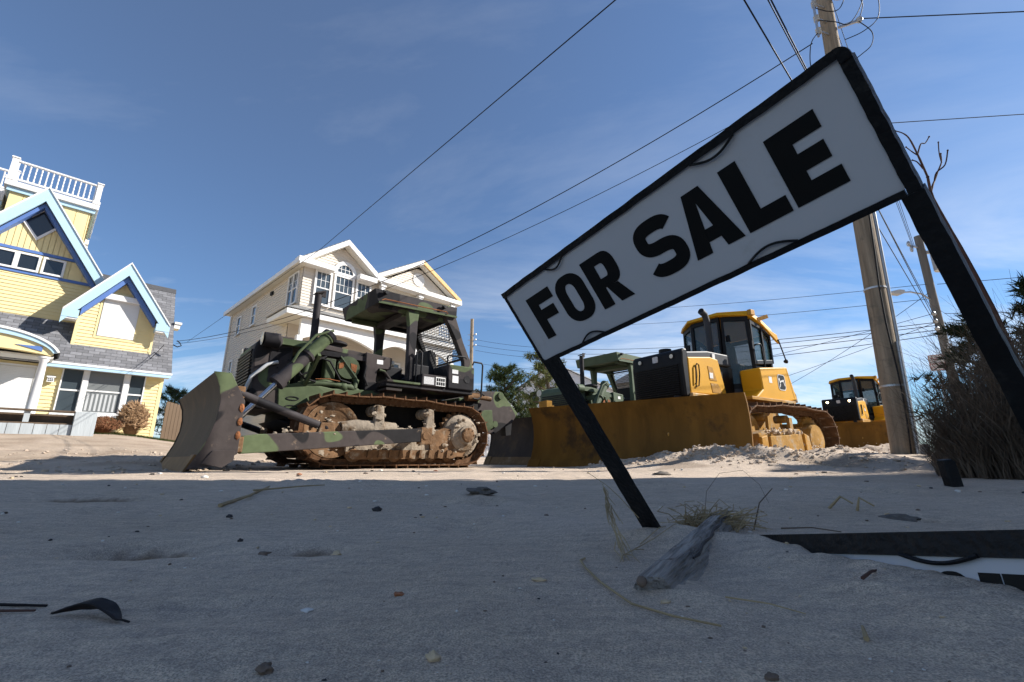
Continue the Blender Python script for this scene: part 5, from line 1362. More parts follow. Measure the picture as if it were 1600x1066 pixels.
# ---------------------------------------------------------------- added house out of view, sized to throw the foreground shadow
pmat('cedar_grey', (.27,.255,.235), .85, 0, .2, 4, .2, 20)
def shade_house():
    root = empty('added_shade_house', (9.2, 5.35, ground_z(9.2, 5.35)))
    tag(root, 'added tall grey shingled house outside the frame that shades the foreground sand', 'house')
    gs, wh = MATS['cedar_grey'], MATS['white_paint']
    P = lambda name, mat, fn, **kw: one(name, mat, root, fn, **kw)
    X1, Y0, ZE, ZR = 9.0, -13.0, 11.0, 14.0
    P('wall_core', gs, lambda m: m.box(.02, X1-.02, Y0+.02, -.02, -.6, ZE))
    P('west_wall', gs, lambda m: siding(m, lambda z: Y0, lambda z: 0, -.3, ZE, .16, 0, -1, .02, SWAP))
    P('north_wall', gs, lambda m: siding(m, lambda z: 0, lambda z: X1, -.3, ZE, .16, 0, 1))
    for zz in (1.2, 4.2, 7.0):
        for yy in (-2.4, -5.6, -8.8, -11.6):
            window(root, yy, yy+1.0, zz, zz+1.6, -.03, .1, 3, 2, .5, M=SWAP)
    ym = (Y0)/2
    roof_plane('roof', root, MATS['grey_shingle'], (-.3, .05, ZE), (-.3, Y0-.3, ZE), (X1/2, Y0-.3, ZR), (X1/2, .05, ZR), .06)
    roof_plane('roof', root, MATS['grey_shingle'], (X1+.3, .05, ZE), (X1+.3, Y0-.3, ZE), (X1/2, Y0-.3, ZR), (X1/2, .05, ZR), .06)
    P('gable_end', gs, lambda m: m.prism([(0, ZE), (X1, ZE), (X1/2, ZR-.1)], -.3, -.02))
    P('gable_end', gs, lambda m: m.prism([(0, ZE), (X1, ZE), (X1/2, ZR-.1)], Y0+.02, Y0+.3))
    P('eave_fascia', wh, lambda m: m.box(-.36, -.305, Y0-.3, .05, ZE-.16, ZE+.06))
    P('door', wh, lambda m: m.box(-.08, -.03, -.95, -.05+.0-.1, .1, 2.2))
shade_house()

# ---------------------------------------------------------------- utility poles
def cable(pts, r, label, name='utility_wire', group='overhead wires', sag=0., n=14, mat='wire_black'):
    a, b = Vector(pts[0]), Vector(pts[-1])
    if len(pts) == 2:
        path = [a.lerp(b, i/n) - Vector((0, 0, sag*4*(i/n)*(1-i/n))) for i in range(n+1)]
    else: path = [Vector(p) for p in pts]
    m = MB(); m.tube(path, r, 5)
    o = m.build(name, MATS[mat], None, smooth=80)
    tag(o, label, 'wire', group)
    return o
def smooth_path(p, k=6):
    q = [p[0]] + list(p) + [p[-1]]; out = []
    for i in range(1, len(q)-2):
        for j in range(k):
            t = j/k; a, b, c, d = q[i-1], q[i], q[i+1], q[i+2]
            out.append(.5*((2*b) + (c-a)*t + (2*a-5*b+4*c-d)*t*t + (3*b-a-3*c+d)*t**3))
    return out + [p[-1]]
def near_pole():
    base = Vector((5.85, 7.0, ground_z(5.85, 7.0)))
    root = empty('utility_pole', base)
    tag(root, 'thick brown wooden utility pole with conduit, right of the yellow bulldozers', 'utility pole', 'utility poles')
    lean = lambda z: Vector((.32*z/9, 0, z))
    P = lambda name, mat, fn, **kw: one(name, mat, root, fn, **kw)
    m = MB(); n = 22; k = 30
    vs = []; fs = []
    for i in range(k+1):
        z = -.5 + 11.5*i/k; c = lean(z); r = .152 - .0036*z
        for j in range(n):
            a = 2*math.pi*j/n
            rr = r*(1 + .035*noise.noise(Vector((math.cos(a)*2.5, math.sin(a)*2.5, z*.25))) + .012*noise.noise(Vector((math.cos(a)*9, math.sin(a)*9, z*.5))))
            vs.append(c + Vector((rr*math.cos(a), rr*math.sin(a), 0)))
    for i in range(k):
        for j in range(n): fs.append((i*n+j, i*n+(j+1) % n, (i+1)*n+(j+1) % n, (i+1)*n+j))
    fs.append(tuple(range(k*n, k*n+n)))
    m.add(vs, fs); m.build('shaft', MATS['pole_wood'], root, smooth=60)
    P('conduit', MATS['galv'], lambda m: m.tube([lean(z)+Vector((.168-.0036*z, -.06, 0)) for z in (-.2, 1, 3, 5, 7)], .034, 10), smooth=60)
    P('conduit_foot', MATS['light_grey'], lambda m: m.box(.14,.30,-.14,.02,-.1,.14), bevel=.015)
    P('ground_wire', MATS['rubber'], lambda m: m.tube([lean(z)+Vector((-.02+.03*math.sin(z*2), -.158+.0036*z, 0)) for z in (0,.4,.8,1.2,1.6,2,2.6,3.2,4,5,6,7)], .012, 6), smooth=60)
    P('second_conduit', MATS['galv'], lambda m: m.tube([lean(z)+Vector((.09-.002*z, -.146+.003*z, 0)) for z in (-.2,.6,1.3,1.7)], .026, 8), smooth=60)
    for z in (1.0, 2.6): P('conduit_strap', MATS['galv'], lambda m: m.lathe([(.158-.0036*z,0),(.162-.0036*z,.0),(.162-.0036*z,.03),(.158-.0036*z,.03)], lean(z), (0,0,1), 20))
    # transformer can
    c = lean(8.85)+Vector((.36, -.12, 0))
    P('transformer', MATS['light_grey'], lambda m: m.lathe([(.02,0),(.25,.0),(.27,.04),(.27,.95),(.24,1.0),(.1,1.06)], c, (0,0,1), 26), smooth=40)
    P('transformer_bracket', MATS['galv'], lambda m: (m.bar(lean(9.05), c+Vector((-.2,0,.2)), .08, .08), m.bar(lean(9.6), c+Vector((-.2,0,.75)), .08, .08)))
    for z in (7.75, 8.05, 8.4):
        P('insulator_arm', MATS['galv'], lambda m: m.bar(lean(z)+Vector((-.10,-.08,0)), lean(z)+Vector((-.34,-.16,0)), .03, .03))
        P('insulator', MATS['light_grey'], lambda m: m.lathe([(.03,0),(.05,.02),(.03,.05),(.05,.07),(.03,.1),(.05,.12),(.02,.15)], lean(z)+Vector((-.34,-.16,-.08)), (0,0,1), 12), smooth=40)
    P('secondary_rack', MATS['galv'], lambda m: m.bar(lean(7.6)+Vector((-.36,-.17,0)), lean(8.6)+Vector((-.36,-.17,0)), .03, .03))
    P('clamp', MATS['galv'], lambda m: (m.bar(lean(7.9)+Vector((.1,-.1,0)), lean(7.9)+Vector((.42,-.2,.05)), .03, .05), m.blob(lean(7.95)+Vector((.44,-.2,.02)), .06)))
    loops = [[(-.36,-.17,8.3),(-.2,-.3,8.05),(.0,-.32,8.1),(.2,-.3,8.5),(.33,-.3,8.72),(.40,-.22,8.9)],
             [(-.36,-.17,8.0),(-.1,-.3,7.8),(.12,-.3,7.75),(.35,-.32,8.05),(.52,-.3,8.5),(.5,-.2,8.9)],
             [(.10,-.2,7.5),(.4,-.3,7.6),(.72,-.3,7.95),(.78,-.3,8.6),(.7,-.2,9.2)],
             [(-.36,-.17,7.7),(-.55,-.2,7.4),(-.62,-.2,6.9),(-.5,-.2,6.75),(-.4,-.2,6.85)],
             [(.40,-.2,7.95),(.55,-.28,7.6),(.5,-.28,7.3),(.3,-.26,7.1),(.15,-.2,7.0)],
             [(.42,-.2,7.95),(.5,-.26,8.25),(.44,-.26,8.5),(.36,-.25,8.7)]]
    for lp in loops: 
        pts = [lean(q[2])*1 + Vector((q[0], q[1], 0)) for q in lp]
        P('jumper_cable', MATS['wire_black'], lambda m: m.tube(smooth_path(pts), .008, 6), smooth=70)
    return base
PB = near_pole()
def far_pole():
    base = Vector((13.72, 14.0, ground_z(13.72, 14)))
    root = empty('utility_pole', base)
    tag(root, 'slim grey utility pole with transformer and street lamp behind the grass clump', 'utility pole', 'utility poles')
    P = lambda name, mat, fn, **kw: one(name, mat, root, fn, **kw)
    zt = 7.5-base.z
    P('shaft', MATS['pole_grey'], lambda m: m.tube([(0,0,-.3),(0,0,2),(0,0,4),(0,0,zt)], [.125,.12,.115,.11], 14), smooth=60)
    P('transformer', MATS['light_grey'], lambda m: m.lathe([(.02,0),(.24,0),(.25,.03),(.25,.85),(.2,.9),(.05,.95)], (.50,-.1,zt-1.25), (0,0,1), 20), smooth=40)
    P('transformer_bracket', MATS['galv'], lambda m: m.bar((.1,0,zt-.6),(.3,-.08,zt-.6),.08,.1))
    P('pole_top_arm', MATS['galv'], lambda m: (m.bar((-.1,0,zt-.4),(-.42,-.05,zt-.36),.05,.05), m.blob((-.42,-.05,zt-.30), (.06,.06,.1)), m.blob((-.36,-.05,zt-.48), (.05,.05,.12))))
    P('lamp_arm', MATS['galv'], lambda m: m.tube([(-.1,0,5.25-base.z),(-.4,-.05,5.42-base.z),(-.8,-.1,5.47-base.z),(-1.1,-.12,5.44-base.z)], .025, 8), smooth=60)
    lamp = P('lamp_head', MATS['light_grey'], lambda m: m.prism([(-1.05,5.40-base.z),(-1.05,5.50-base.z),(-1.2,5.52-base.z),(-1.55,5.44-base.z),(-1.55,5.38-base.z),(-1.2,5.34-base.z)], -.22, -.04), bevel=.02)
    for z in (3.4, 3.0): P('tag_plate', MATS['light_grey'], lambda m: m.box(-.08,.08,-.175,-.155,z,z+.2))
    for z in (4.1, 4.35, 4.6): P('insulator', MATS['galv'], lambda m: m.blob((-.2,-.1,z), (.07,.07,.08)))
    return base, zt
FB, FT = far_pole()
def back_pole():
    root = empty('utility_pole', (-3.66, 40, .3))
    tag(root, 'bare wooden pole top seen behind the camouflaged bulldozer canopy', 'utility pole', 'utility poles')
    one('shaft', MATS['pole_wood'], root, lambda m: m.tube([(0,0,0),(0,0,6),(0,0,12.4)], [.19,.17,.15], 12), smooth=60)
    for z in (9.9, 10.4, 10.9): one('insulator', MATS['galv'], root, lambda m: (m.bar((-.35,0,z),(.35,0,z),.05,.05), m.blob((.36,0,z+.05), .09)))
back_pole()
BP = Vector((-3.3, 40, 0))
HY = Vector((-12.95, 17.0, 4.62))      # anchor at the yellow house roof edge
TOP = PB + Vector((0,0,0))
lean_top = lambda z: Vector((5.85+.32*z/9, 7.0, PB.z+z))
cable([HY, lean_top(7.3)+Vector((-.6,-.3,0))], .010, 'twisted black service wire from the near pole down to the yellow house', sag=1.15, n=30)
cable([HY+Vector((0,0,-.1)), lean_top(6.6)+Vector((-.5,-.3,0))], .007, 'lower thin wire below the twisted one to the yellow house', sag=1.0, n=30)
cable([HY+Vector((.2,.3,.05)), (-4.6,10,5.07), (.88,3,3.97), (3.2,.2,3.55)], .006, 'single straight wire crossing the open sky left of the sign', sag=0)
cable([HY+Vector((-.3,-.2,-.2)), (-13.9,16.6,3.4)], .010, 'short drop wire slanting down the yellow house roof', sag=.05)
def ring():
    m = MB(); m.tube([HY+Vector((.02,0,.02)), HY+Vector((.1,.05,-.05)), HY+Vector((.16,.08,-.16)), HY+Vector((.05,.03,-.22)), HY+Vector((-.08,-.03,-.15))], .022, 6)
    o = m.build('wire_clamp', MATS['wire_black'], None, smooth=60); tag(o, 'black wire clamp hanging at the yellow house roof edge', 'clamp')
ring()
# street run: overhead spans to the far pole
Z = lambda z: Vector((FB.x-.2, FB.y-.1, FB.z+z))
for i, (a, zz, r, lb) in enumerate((((2.62,4.0,5.22), 4.15, .009, 'heavy cable over the sign to the far pole, outermost of the bundle'), ((3.07,4.2,5.47), 4.35, .009, 'heavy cable over the sign to the far pole, middle of the bundle'), ((3.25,4.5,5.85), 4.6, .008, 'cable over the sign to the far pole, innermost of the bundle'))):
    a = Vector(a); b = Z(zz); d = (a-b)
    cable([b, a, a+d*.45], r, lb, sag=0)
for i, (dx, h) in enumerate(((-.5, 1.0), (-.42, 1.25), (-.3, 1.5))):
    cable([Z(7.0-FB.z)+Vector((dx*.3,0,.05*i)), lean_top(9.3+h)+Vector((dx,-.2,0)), lean_top(9.3+h)+Vector((dx-5.2,-5.6,.2))], .007, ('left thin line', 'middle thin line', 'right thin line')[i] + ' high above the near pole top')
cable([lean_top(8.0)+Vector((.5,-.2,0)), (8.6,6,7.48), (14,3.4,6.9)], .010, 'twisted dark wire leaving the near pole to the right edge', n=10)
cable([(19.0,20.2,17.2), (27.5,19.8,17.55)], .022, 'fine wire in open sky right of the sign corner')
# wires from the far pole to the left, behind the yellow cab
tg = [((-3.3,40,10.75), 4.3), ((-3.3,40,10.25), 4.2), ((-3.3,40,9.75), 4.05), ((-3.3,40,8.6), 3.9)]
lbls = ['topmost of the fine wires running left from the far pole', 'second fine wire down behind the yellow cab', 'third fine wire down behind the yellow cab', 'lowest of the four fine wires to the back pole']
for (p, z), lb in zip(tg, lbls): cable([Z(z), p], .012, lb, sag=.9, n=24)
for p, z, lb in (((4.5,30,4.6), 4.6, 'steep wire crossing the others behind the yellow cab'), ((12.0,26,2.6), 5.3, 'steepest thin wire falling behind the far yellow dozer'), ((2.0,36,12.2), 5.6, 'upper faint wire above the yellow cab roof'), ((2.0,37,11.2), 5.1, 'lower faint wire above the yellow cab roof'), ((9.0,34,3.2), 4.3, 'slack wire just above the far yellow dozer')):
    cable([Z(z), p], .009, lb, sag=.35, n=20)
for p, z, lb in (((22,12,4.6), 4.6, 'wire right of the far pole reaching the frame edge'), ((20,9.5,5.2), 5.6, 'upper wire right of the far pole behind the sign leg'), ((21,11,3.0), 4.3, 'lower wire right of the far pole above the shrubs')):
    cable([Z(z)+Vector((.35,0,0)), p], .010, lb, sag=.1)

# ---------------------------------------------------------------- parking sign
pmat('sign_red', (.42,.06,.07), .5)
def text_part(name, txt, size, parent, mat, M, align='CENTER', ext=.001):
    cu = bpy.data.curves.new(name, 'FONT'); cu.body = txt; cu.size = size; cu.align_x = align; cu.extrude = ext; cu.resolution_u = 2
    o = bpy.data.objects.new(name, cu); C.objects.link(o)
    dg = bpy.context.evaluated_depsgraph_get(); me = bpy.data.meshes.new_from_object(o.evaluated_get(dg))
    C.objects.unlink(o); bpy.data.objects.remove(o)
    me.transform(M); me.materials.clear(); me.materials.append(mat)
    return link(name, me, parent)
def parking_sign():
    b = gp(11.15, 11.7)
    root = empty('parking_sign', b, R(-38)); tag(root, 'small white street sign with red lettering on a grey post', 'sign')
    one('post', MATS['galv'], root, lambda m: m.box(-.03,.03,-.02,.02,-.3,2.72-b.z))
    zc = 2.66-b.z
    pl = one('plate', MATS['decal_white'], root, lambda m: m.prism(rrect(-.16,.16,zc-.21,zc+.21,.03,.03,4), -.035, -.022))
    one('border', MATS['sign_red'], pl, lambda m: m.frame(rrect(-.15,.15,zc-.20,zc+.20,.03,.03,4), rrect(-.142,.142,zc-.192,zc+.192,.025,.025,4), -.038, -.0352))
    for t, z, s_ in (('NO', zc+.06, .13), ('PARKING', zc-.055, .068), ('ANY TIME', zc-.14, .06)):
        M = Matrix.Translation((0, -.0365, z)) @ Matrix.Rotation(R(90), 4, 'X')
        text_part('lettering', t, s_, pl, MATS['sign_red'], M)
parking_sign()

# ---------------------------------------------------------------- vegetation
pmat('pine_needles', (.060,.085,.028), .7, 0, .45, 2.5)
pmat('shaded_needles', (.022,.034,.014), .8, 0, .4, 2.5)  # darker copy of the pine needles, shade put into the colour
pmat('pine_light', (.12,.135,.045), .7, 0, .4, 2.5)
pmat('bark', (.12,.09,.07), .9, 0, .3, 6, .4, 30)
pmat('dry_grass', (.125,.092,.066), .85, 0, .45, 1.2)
pmat('straw', (.36,.27,.15), .8, 0, .3, 8)
pmat('red_twig', (.095,.05,.038), .75, 0, .3, 8)
pmat('brown_shrub', (.20,.09,.045), .9, 0, .4, 5)
pmat('tan_shrub', (.34,.215,.12), .9, 0, .35, 5)
pmat('green_turf', (.09,.12,.035), .9, 0, .4, 6)
def needle_tree(name, label, loc, h, rx, n, mat, seed, lean=(0,0), clump=.28, zlow=.15, nb=15, needles=13):
    rnd = random.Random(seed)
    root = empty(name, loc); tag(root, label, 'tree', 'pines')
    tr = MB()
    top = Vector((lean[0], lean[1], h*.95))
    path = [Vector((0,0,-.2)), Vector((lean[0]*.2+rnd.uniform(-.1,.1), lean[1]*.2, h*.3)), Vector((lean[0]*.6+rnd.uniform(-.15,.15), lean[1]*.6, h*.65)), top]
    tr.tube(path, [h*.03, h*.024, h*.016, h*.004], 8)
    cr = MB()
    def along(t):
        k = t*3; i = min(2, int(k)); return path[i].lerp(path[i+1], k-i)
    tips = []
    for b in range(nb):
        t = zlow + (1-zlow)*(b+.5)/nb
        p = along(t); a = b*2.4 + rnd.uniform(-.5,.5)
        ln = rx*(1.05-.75*max(0, t-.25)/.75)*rnd.uniform(.55,1.15)
        e = p + Vector((math.cos(a)*ln, math.sin(a)*ln, ln*rnd.uniform(.05,.55)))
        mid = p.lerp(e, .5) + Vector((0,0,-.06*ln))
        tr.tube([p, mid, e], [h*.009, h*.006, .008], 5)
        for _ in range(max(4, int(n/nb))):
            q = rnd.random()**.6
            c = (p.lerp(mid, q*2) if q < .5 else mid.lerp(e, q*2-1))
            tips.append((c + Vector((rnd.gauss(0,1), rnd.gauss(0,1), rnd.gauss(.3,.8)))*ln*.16, (e-p).normalized()))
    tr.build('trunk', MATS['bark'], root, smooth=60)
    for c, d in tips:
        ax = (d*.6 + Vector((rnd.gauss(0,.5), rnd.gauss(0,.5), rnd.uniform(.2,1.1)))).normalized()
        s_ = clump*rnd.uniform(.6,1.25)
        for k in range(needles):
            v = (ax*rnd.uniform(.3,1.0) + Vector((rnd.gauss(0,.55), rnd.gauss(0,.55), rnd.gauss(0,.45)))).normalized()*s_*rnd.uniform(.6,1)
            w = v.cross(Vector((rnd.gauss(0,1), rnd.gauss(0,1), rnd.gauss(0,1)))).normalized()*s_*.055
            b0 = c + ax*rnd.uniform(-.3,.3)*s_
            cr.add([b0-w, b0+w, b0+v], [(0,1,2)])
    o = cr.build('crown', MATS[mat], root, recalc=False)
    return root
needle_tree('pine_tree', 'full dark green pine behind the rear winch of the camouflaged bulldozer', (-.5,30,.3), 6.1, 2.7, 1300, 'pine_needles', 3, clump=.36, nb=34)
needle_tree('pine_tree', 'thinner yellowish pine just left of the sign post, before the white far house', (2.35,26,.3), 6.4, 2.0, 560, 'pine_light', 5, (-.6,0), clump=.36, zlow=.35, nb=20)
needle_tree('pine_tree', 'small pine low beside the picket fence behind the winch', (1.2,29,.3), 4.2, 1.8, 560, 'pine_needles', 8, clump=.32, nb=14)
needle_tree('pine_tree', 'distant green tree between the yellow and white houses', (-22.6,30.5,1.0), 4.0, 1.8, 420, 'pine_needles', 11, clump=.34, nb=18)
needle_tree('pine_tree', 'dark pine at the right frame edge behind the sign leg', (7.6,6.2,.2), 2.55, .75, 420, 'shaded_needles', 21, clump=.22, nb=18)
needle_tree('cedar_shrub', 'dark evergreen shrub poking out above the dry grass clump', (6.15,5.9,.15), 2.0, .7, 420, 'shaded_needles', 23, clump=.17, nb=16)
def grass_clump(name, label, c, rad, h, n, mat, seed, spread=.75, w=.006, cat='grass clump'):
    rnd = random.Random(seed)
    root = empty(name, gp(*c)); tag(root, label, cat)
    for nm, cnt, mt, sc in (('inner_blades', int(n*.45), mat, .8), ('outer_blades', int(n*.55), mat, 1.)):
        m = MB()
        for i in range(cnt):
            a = rnd.uniform(0, 2*math.pi); q = math.sqrt(rnd.random())
            p = Vector((math.cos(a)*q*rad*.55, math.sin(a)*q*rad*.55, -.03))
            out = Vector((math.cos(a+rnd.gauss(0,.5)), math.sin(a+rnd.gauss(0,.5)), 0))
            ln = h*sc*rnd.uniform(.45,1.12)*(1.12-.62*q*q); bend = spread*(.25+.9*q)*rnd.uniform(.3,1.25)
            droop = .5*max(0, rnd.gauss(.1,.45)); cur = rnd.gauss(0,1.2); side = out.cross(Vector((0,0,1)))
            pts = []
            for k in range(5):
                t = k/4
                pts.append(p + out*(ln*bend*t**1.6*.8) + Vector((0,0,ln*(t - (.42*bend + droop)*t**2.6))) + side*(.16*ln*cur*t*t) + Vector((rnd.gauss(0,1), rnd.gauss(0,1), rnd.gauss(0,.6)))*.022*ln*k)
            sd = out.cross(Vector((0,0,1))).normalized(); sd = (sd + Vector((rnd.gauss(0,.5), rnd.gauss(0,.5), 0))).normalized()
            ww = w*rnd.uniform(.6,1.6)
            vs = []
            for k, pt in enumerate(pts): vs += [pt-sd*ww*(1-.2*k), pt+sd*ww*(1-.2*k)]
            m.add(vs, [(2*k, 2*k+1, 2*k+3, 2*k+2) for k in range(4)])
        m.build(nm, MATS[mt], root, recalc=False)
    return root
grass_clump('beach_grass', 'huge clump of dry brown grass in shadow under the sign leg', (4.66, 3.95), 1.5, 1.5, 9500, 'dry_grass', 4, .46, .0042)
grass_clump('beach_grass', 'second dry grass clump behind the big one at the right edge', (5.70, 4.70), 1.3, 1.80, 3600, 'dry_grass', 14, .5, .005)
# low shrubs at the yellow house
def twig_shrub(name, label, loc, r, h, n, mat, seed):
    rnd = random.Random(seed); root = empty(name, loc); tag(root, label, 'shrub')
    m = MB()
    for i in range(n):
        a = rnd.uniform(0, 6.283); q = math.sqrt(rnd.random()); el = rnd.uniform(.15, 1.45)
        e = Vector((math.cos(a)*r*q*math.cos(el*.6)*1.1, math.sin(a)*r*q, h*(.25+.75*rnd.random()**.7)*(1-.35*q*q)))
        v = Vector((rnd.gauss(0,1), rnd.gauss(0,1), rnd.uniform(.1,1.4))).normalized()*h*.16
        sd = v.orthogonal().normalized()*h*.02
        m.add([e-sd, e+sd, e+v], [(0,1,2)])
        if i % 3 == 0: m.add([(e.x*.3, e.y*.3, 0), (e.x*.3+.012, e.y*.3, 0), e], [(0,1,2)])
    m.build('twigs', MATS[mat], root, recalc=False)
    return root
def yh(s, D): v = street(s*.9, D*.9); return gp(v.x, v.y)
twig_shrub('dry_shrub', 'round tan dried shrub under the yellow house window', yh(2.62, 22.9), .42, 1.12, 1900, 'tan_shrub', 2)
twig_shrub('dry_shrub', 'low rust brown shrub beside the grey board wall', yh(1.75, 22.6), .48, .55, 1500, 'brown_shrub', 3)
def turf():
    rnd = random.Random(5); m = MB()
    for i in range(2600):
        s_ = rnd.uniform(1.3, 4.2); d = rnd.uniform(22.0, 23.5)
        p = yh(s_, d); v = Vector((rnd.gauss(0,.03), rnd.gauss(0,.03), rnd.uniform(.03,.09)))
        m.add([p+Vector((-.006,0,-.01)), p+Vector((.006,0,-.01)), p+v], [(0,1,2)])
    o = m.build('turf', MATS['green_turf'], None, recalc=False); tag(o, 'strip of short green turf at the foot of the yellow house', 'grass', kind='stuff')
turf()
# bare reddish sapling behind the sign leg
def sapling():
    root = empty('bare_sapling', gp(5.62, 4.8)); tag(root, 'bare reddish sapling with knobbly twigs rising behind the sign leg', 'tree')
    O = Vector(root.location)
    br = [([(5.62,4.8,.0),(5.45,4.8,1.2),(5.30,4.8,2.01),(5.11,4.8,2.76),(5.00,4.8,3.2),(5.0,4.8,3.49)], [.04,.035,.03,.024,.02,.016]),
          ([(5.0,4.8,3.49),(4.926,4.78,3.80),(4.868,4.77,4.0),(4.80,4.76,4.07),(4.70,4.75,4.10)], [.016,.013,.011,.009,.008]),
          ([(4.926,4.78,3.78),(5.02,4.8,3.95),(5.10,4.82,3.98),(5.18,4.83,4.08)], [.012,.010,.009,.010]),
          ([(5.0,4.8,3.3),(5.06,4.82,3.4),(5.11,4.84,3.46),(5.20,4.86,3.6),(5.30,4.88,3.75),(5.33,4.89,3.88)], [.016,.015,.014,.012,.010,.011]),
          ([(5.11,4.84,3.46),(5.12,4.8,3.55),(5.25,4.8,3.66),(5.33,4.8,3.86)], [.012,.012,.010,.010]),
          ([(5.28,4.86,3.73),(5.26,4.84,3.85),(5.276,4.83,4.0)], [.009,.008,.009]),
          ([(4.92,4.78,3.78),(4.84,4.76,3.82),(4.77,4.74,3.86)], [.010,.008,.009]), ([(4.97,4.8,3.6),(4.90,4.78,3.68),(4.837,4.77,3.70)], [.010,.009,.009]),
          ([(5.0,4.8,3.25),(4.93,4.79,3.28)], [.012,.012]), ([(5.06,4.8,2.95),(4.97,4.8,3.02),(4.93,4.8,3.0)], [.012,.010,.010])]
    for i, (pts, r) in enumerate(br):
        r = [q*.72 for q in r]; m = MB(); m.tube(smooth_path([Vector(p)-O for p in pts], 4), [r[min(len(r)-1, int(i/4))] for i in range(4*(len(pts)-1)+1)], 7); m.blob(Vector(pts[-1])-O, r[-1]*1.5)
        m.build('trunk' if i == 0 else 'branch', MATS['red_twig'], root, smooth=60)
sapling()

# ---------------------------------------------------------------- far buildings and fences
pmat('white_siding', (.66,.67,.70), .6, 0, .04, 2)
pmat('grey_roof', (.20,.195,.19), .9, 0, .15, 2)
def far_house(name, label, loc, rz, w, d, h, rise, wall, wins, roofmat='grey_roof', hip=False):
    root = empty(name, loc, rz); tag(root, label, 'house', 'houses further back')
    one('wall', wall, root, lambda m: (m.box(-w/2, w/2, 0, d, -1, h), ) if hip else (m.prism([(-w/2,-1),(w/2,-1),(w/2,h),(0,h+rise),(-w/2,h)], 0, d)))
    if hip:
        one('roof', MATS[roofmat], root, lambda m: m.add([(-w/2-.3,-.3,h),(w/2+.3,-.3,h),(w/2+.3,d+.3,h),(-w/2-.3,d+.3,h),(-.6,d/2,h+rise),(.6,d/2,h+rise)], [(0,1,5,4),(1,2,5),(2,3,4,5),(3,0,4),(3,2,1,0)]))
    else:
        for sg in (-1, 1):
            q = .35
            roof_plane('roof', root, MATS['pale_shingle'], (sg*(w/2+q), -.3, h-q*rise/(w/2)+.02), (sg*(w/2+q), d+.3, h-q*rise/(w/2)+.02), (0, d+.3, h+rise+.02), (0, -.3, h+rise+.02), .08)
    for a, b, c, e in wins: window(root, a, b, c, e, -.02, .09, upper=.5, sill=False)
    return root
far_house('white_house', 'white far house with a low gable behind the pines', (4.2,44,.3), R(-30), 9, 12, 6.6, 2.4, MATS['white_siding'], [(-2.6,-1.6,5.2,6.4),(-.4,.5,5.0,6.2),(.7,1.6,5.0,6.2),(2.2,3.1,5.0,6.2)])
far_house('grey_house', 'pale grey far house just right of the camouflaged bulldozer', (-5.0,48,.3), R(-10), 8, 10, 6.4, .6, MATS['white_siding'], [(.6,1.6,3.6,5.0)])
far_house('grey_shingled_house', 'grey hip-roofed house rising behind the green dozer canopy', (9.3,30,.3), R(-40), 5.5, 6, 5.0, 2.2, MATS['cedar_grey'], [(-1.6,-.8,3.2,4.4),(.6,1.4,3.2,4.4)], hip=True)
def picket_fence(name, label, a, b, h, step, mat, pw, base=None):
    a, b = Vector(a), Vector(b); d = (b-a); L_ = d.length
    root = empty(name, gp(a.x, a.y), math.atan2(d.y, d.x)); tag(root, label, 'fence')
    n = int(L_/step); m = MB(); m.box(0, pw, -.012, .012, .05, h); me = m.mesh('picket', mat)
    for i in range(n):
        p = a + d*(i/n); link('picket', me, root, loc=(i*step, 0, ground_z(p.x, p.y)-root.location.z))
    for z in (h*.25, h*.8): one('rail', mat, root, lambda m: m.box(0, L_, .013, .05, z-.04, z+.04))
picket_fence('picket_fence', 'white picket fence glimpsed under the winch', (-2.2,24,.3), (3.2,27,.3), 1.35, .14, MATS['white_paint'], .10)
va, vb = street(3.45*.9+.35, 24.6*.9), street(3.45*.9+1.9, 25.6*.9)
picket_fence('board_fence', 'brown board fence right of the yellow house', (va.x, va.y, 0), (vb.x, vb.y, 0), 1.55, .15, MATS['brown_wood'], .14)
def fpost():
    v = street(3.45*.9+1.02, 23.5*.9); root = empty('fence_post', gp(v.x, v.y), STREET_RZ); tag(root, 'pale fence post at the end of the brown board fence', 'post')
    one('shaft', MATS['light_grey'], root, lambda m: m.box(-.05,.05,-.05,.05,-.2,1.75))
    one('cap', MATS['light_grey'], root, lambda m: m.lathe([(.09,0),(.09,.05),(.05,.09),(.01,.1)], (0,0,1.75), (0,0,1), 12))
fpost()

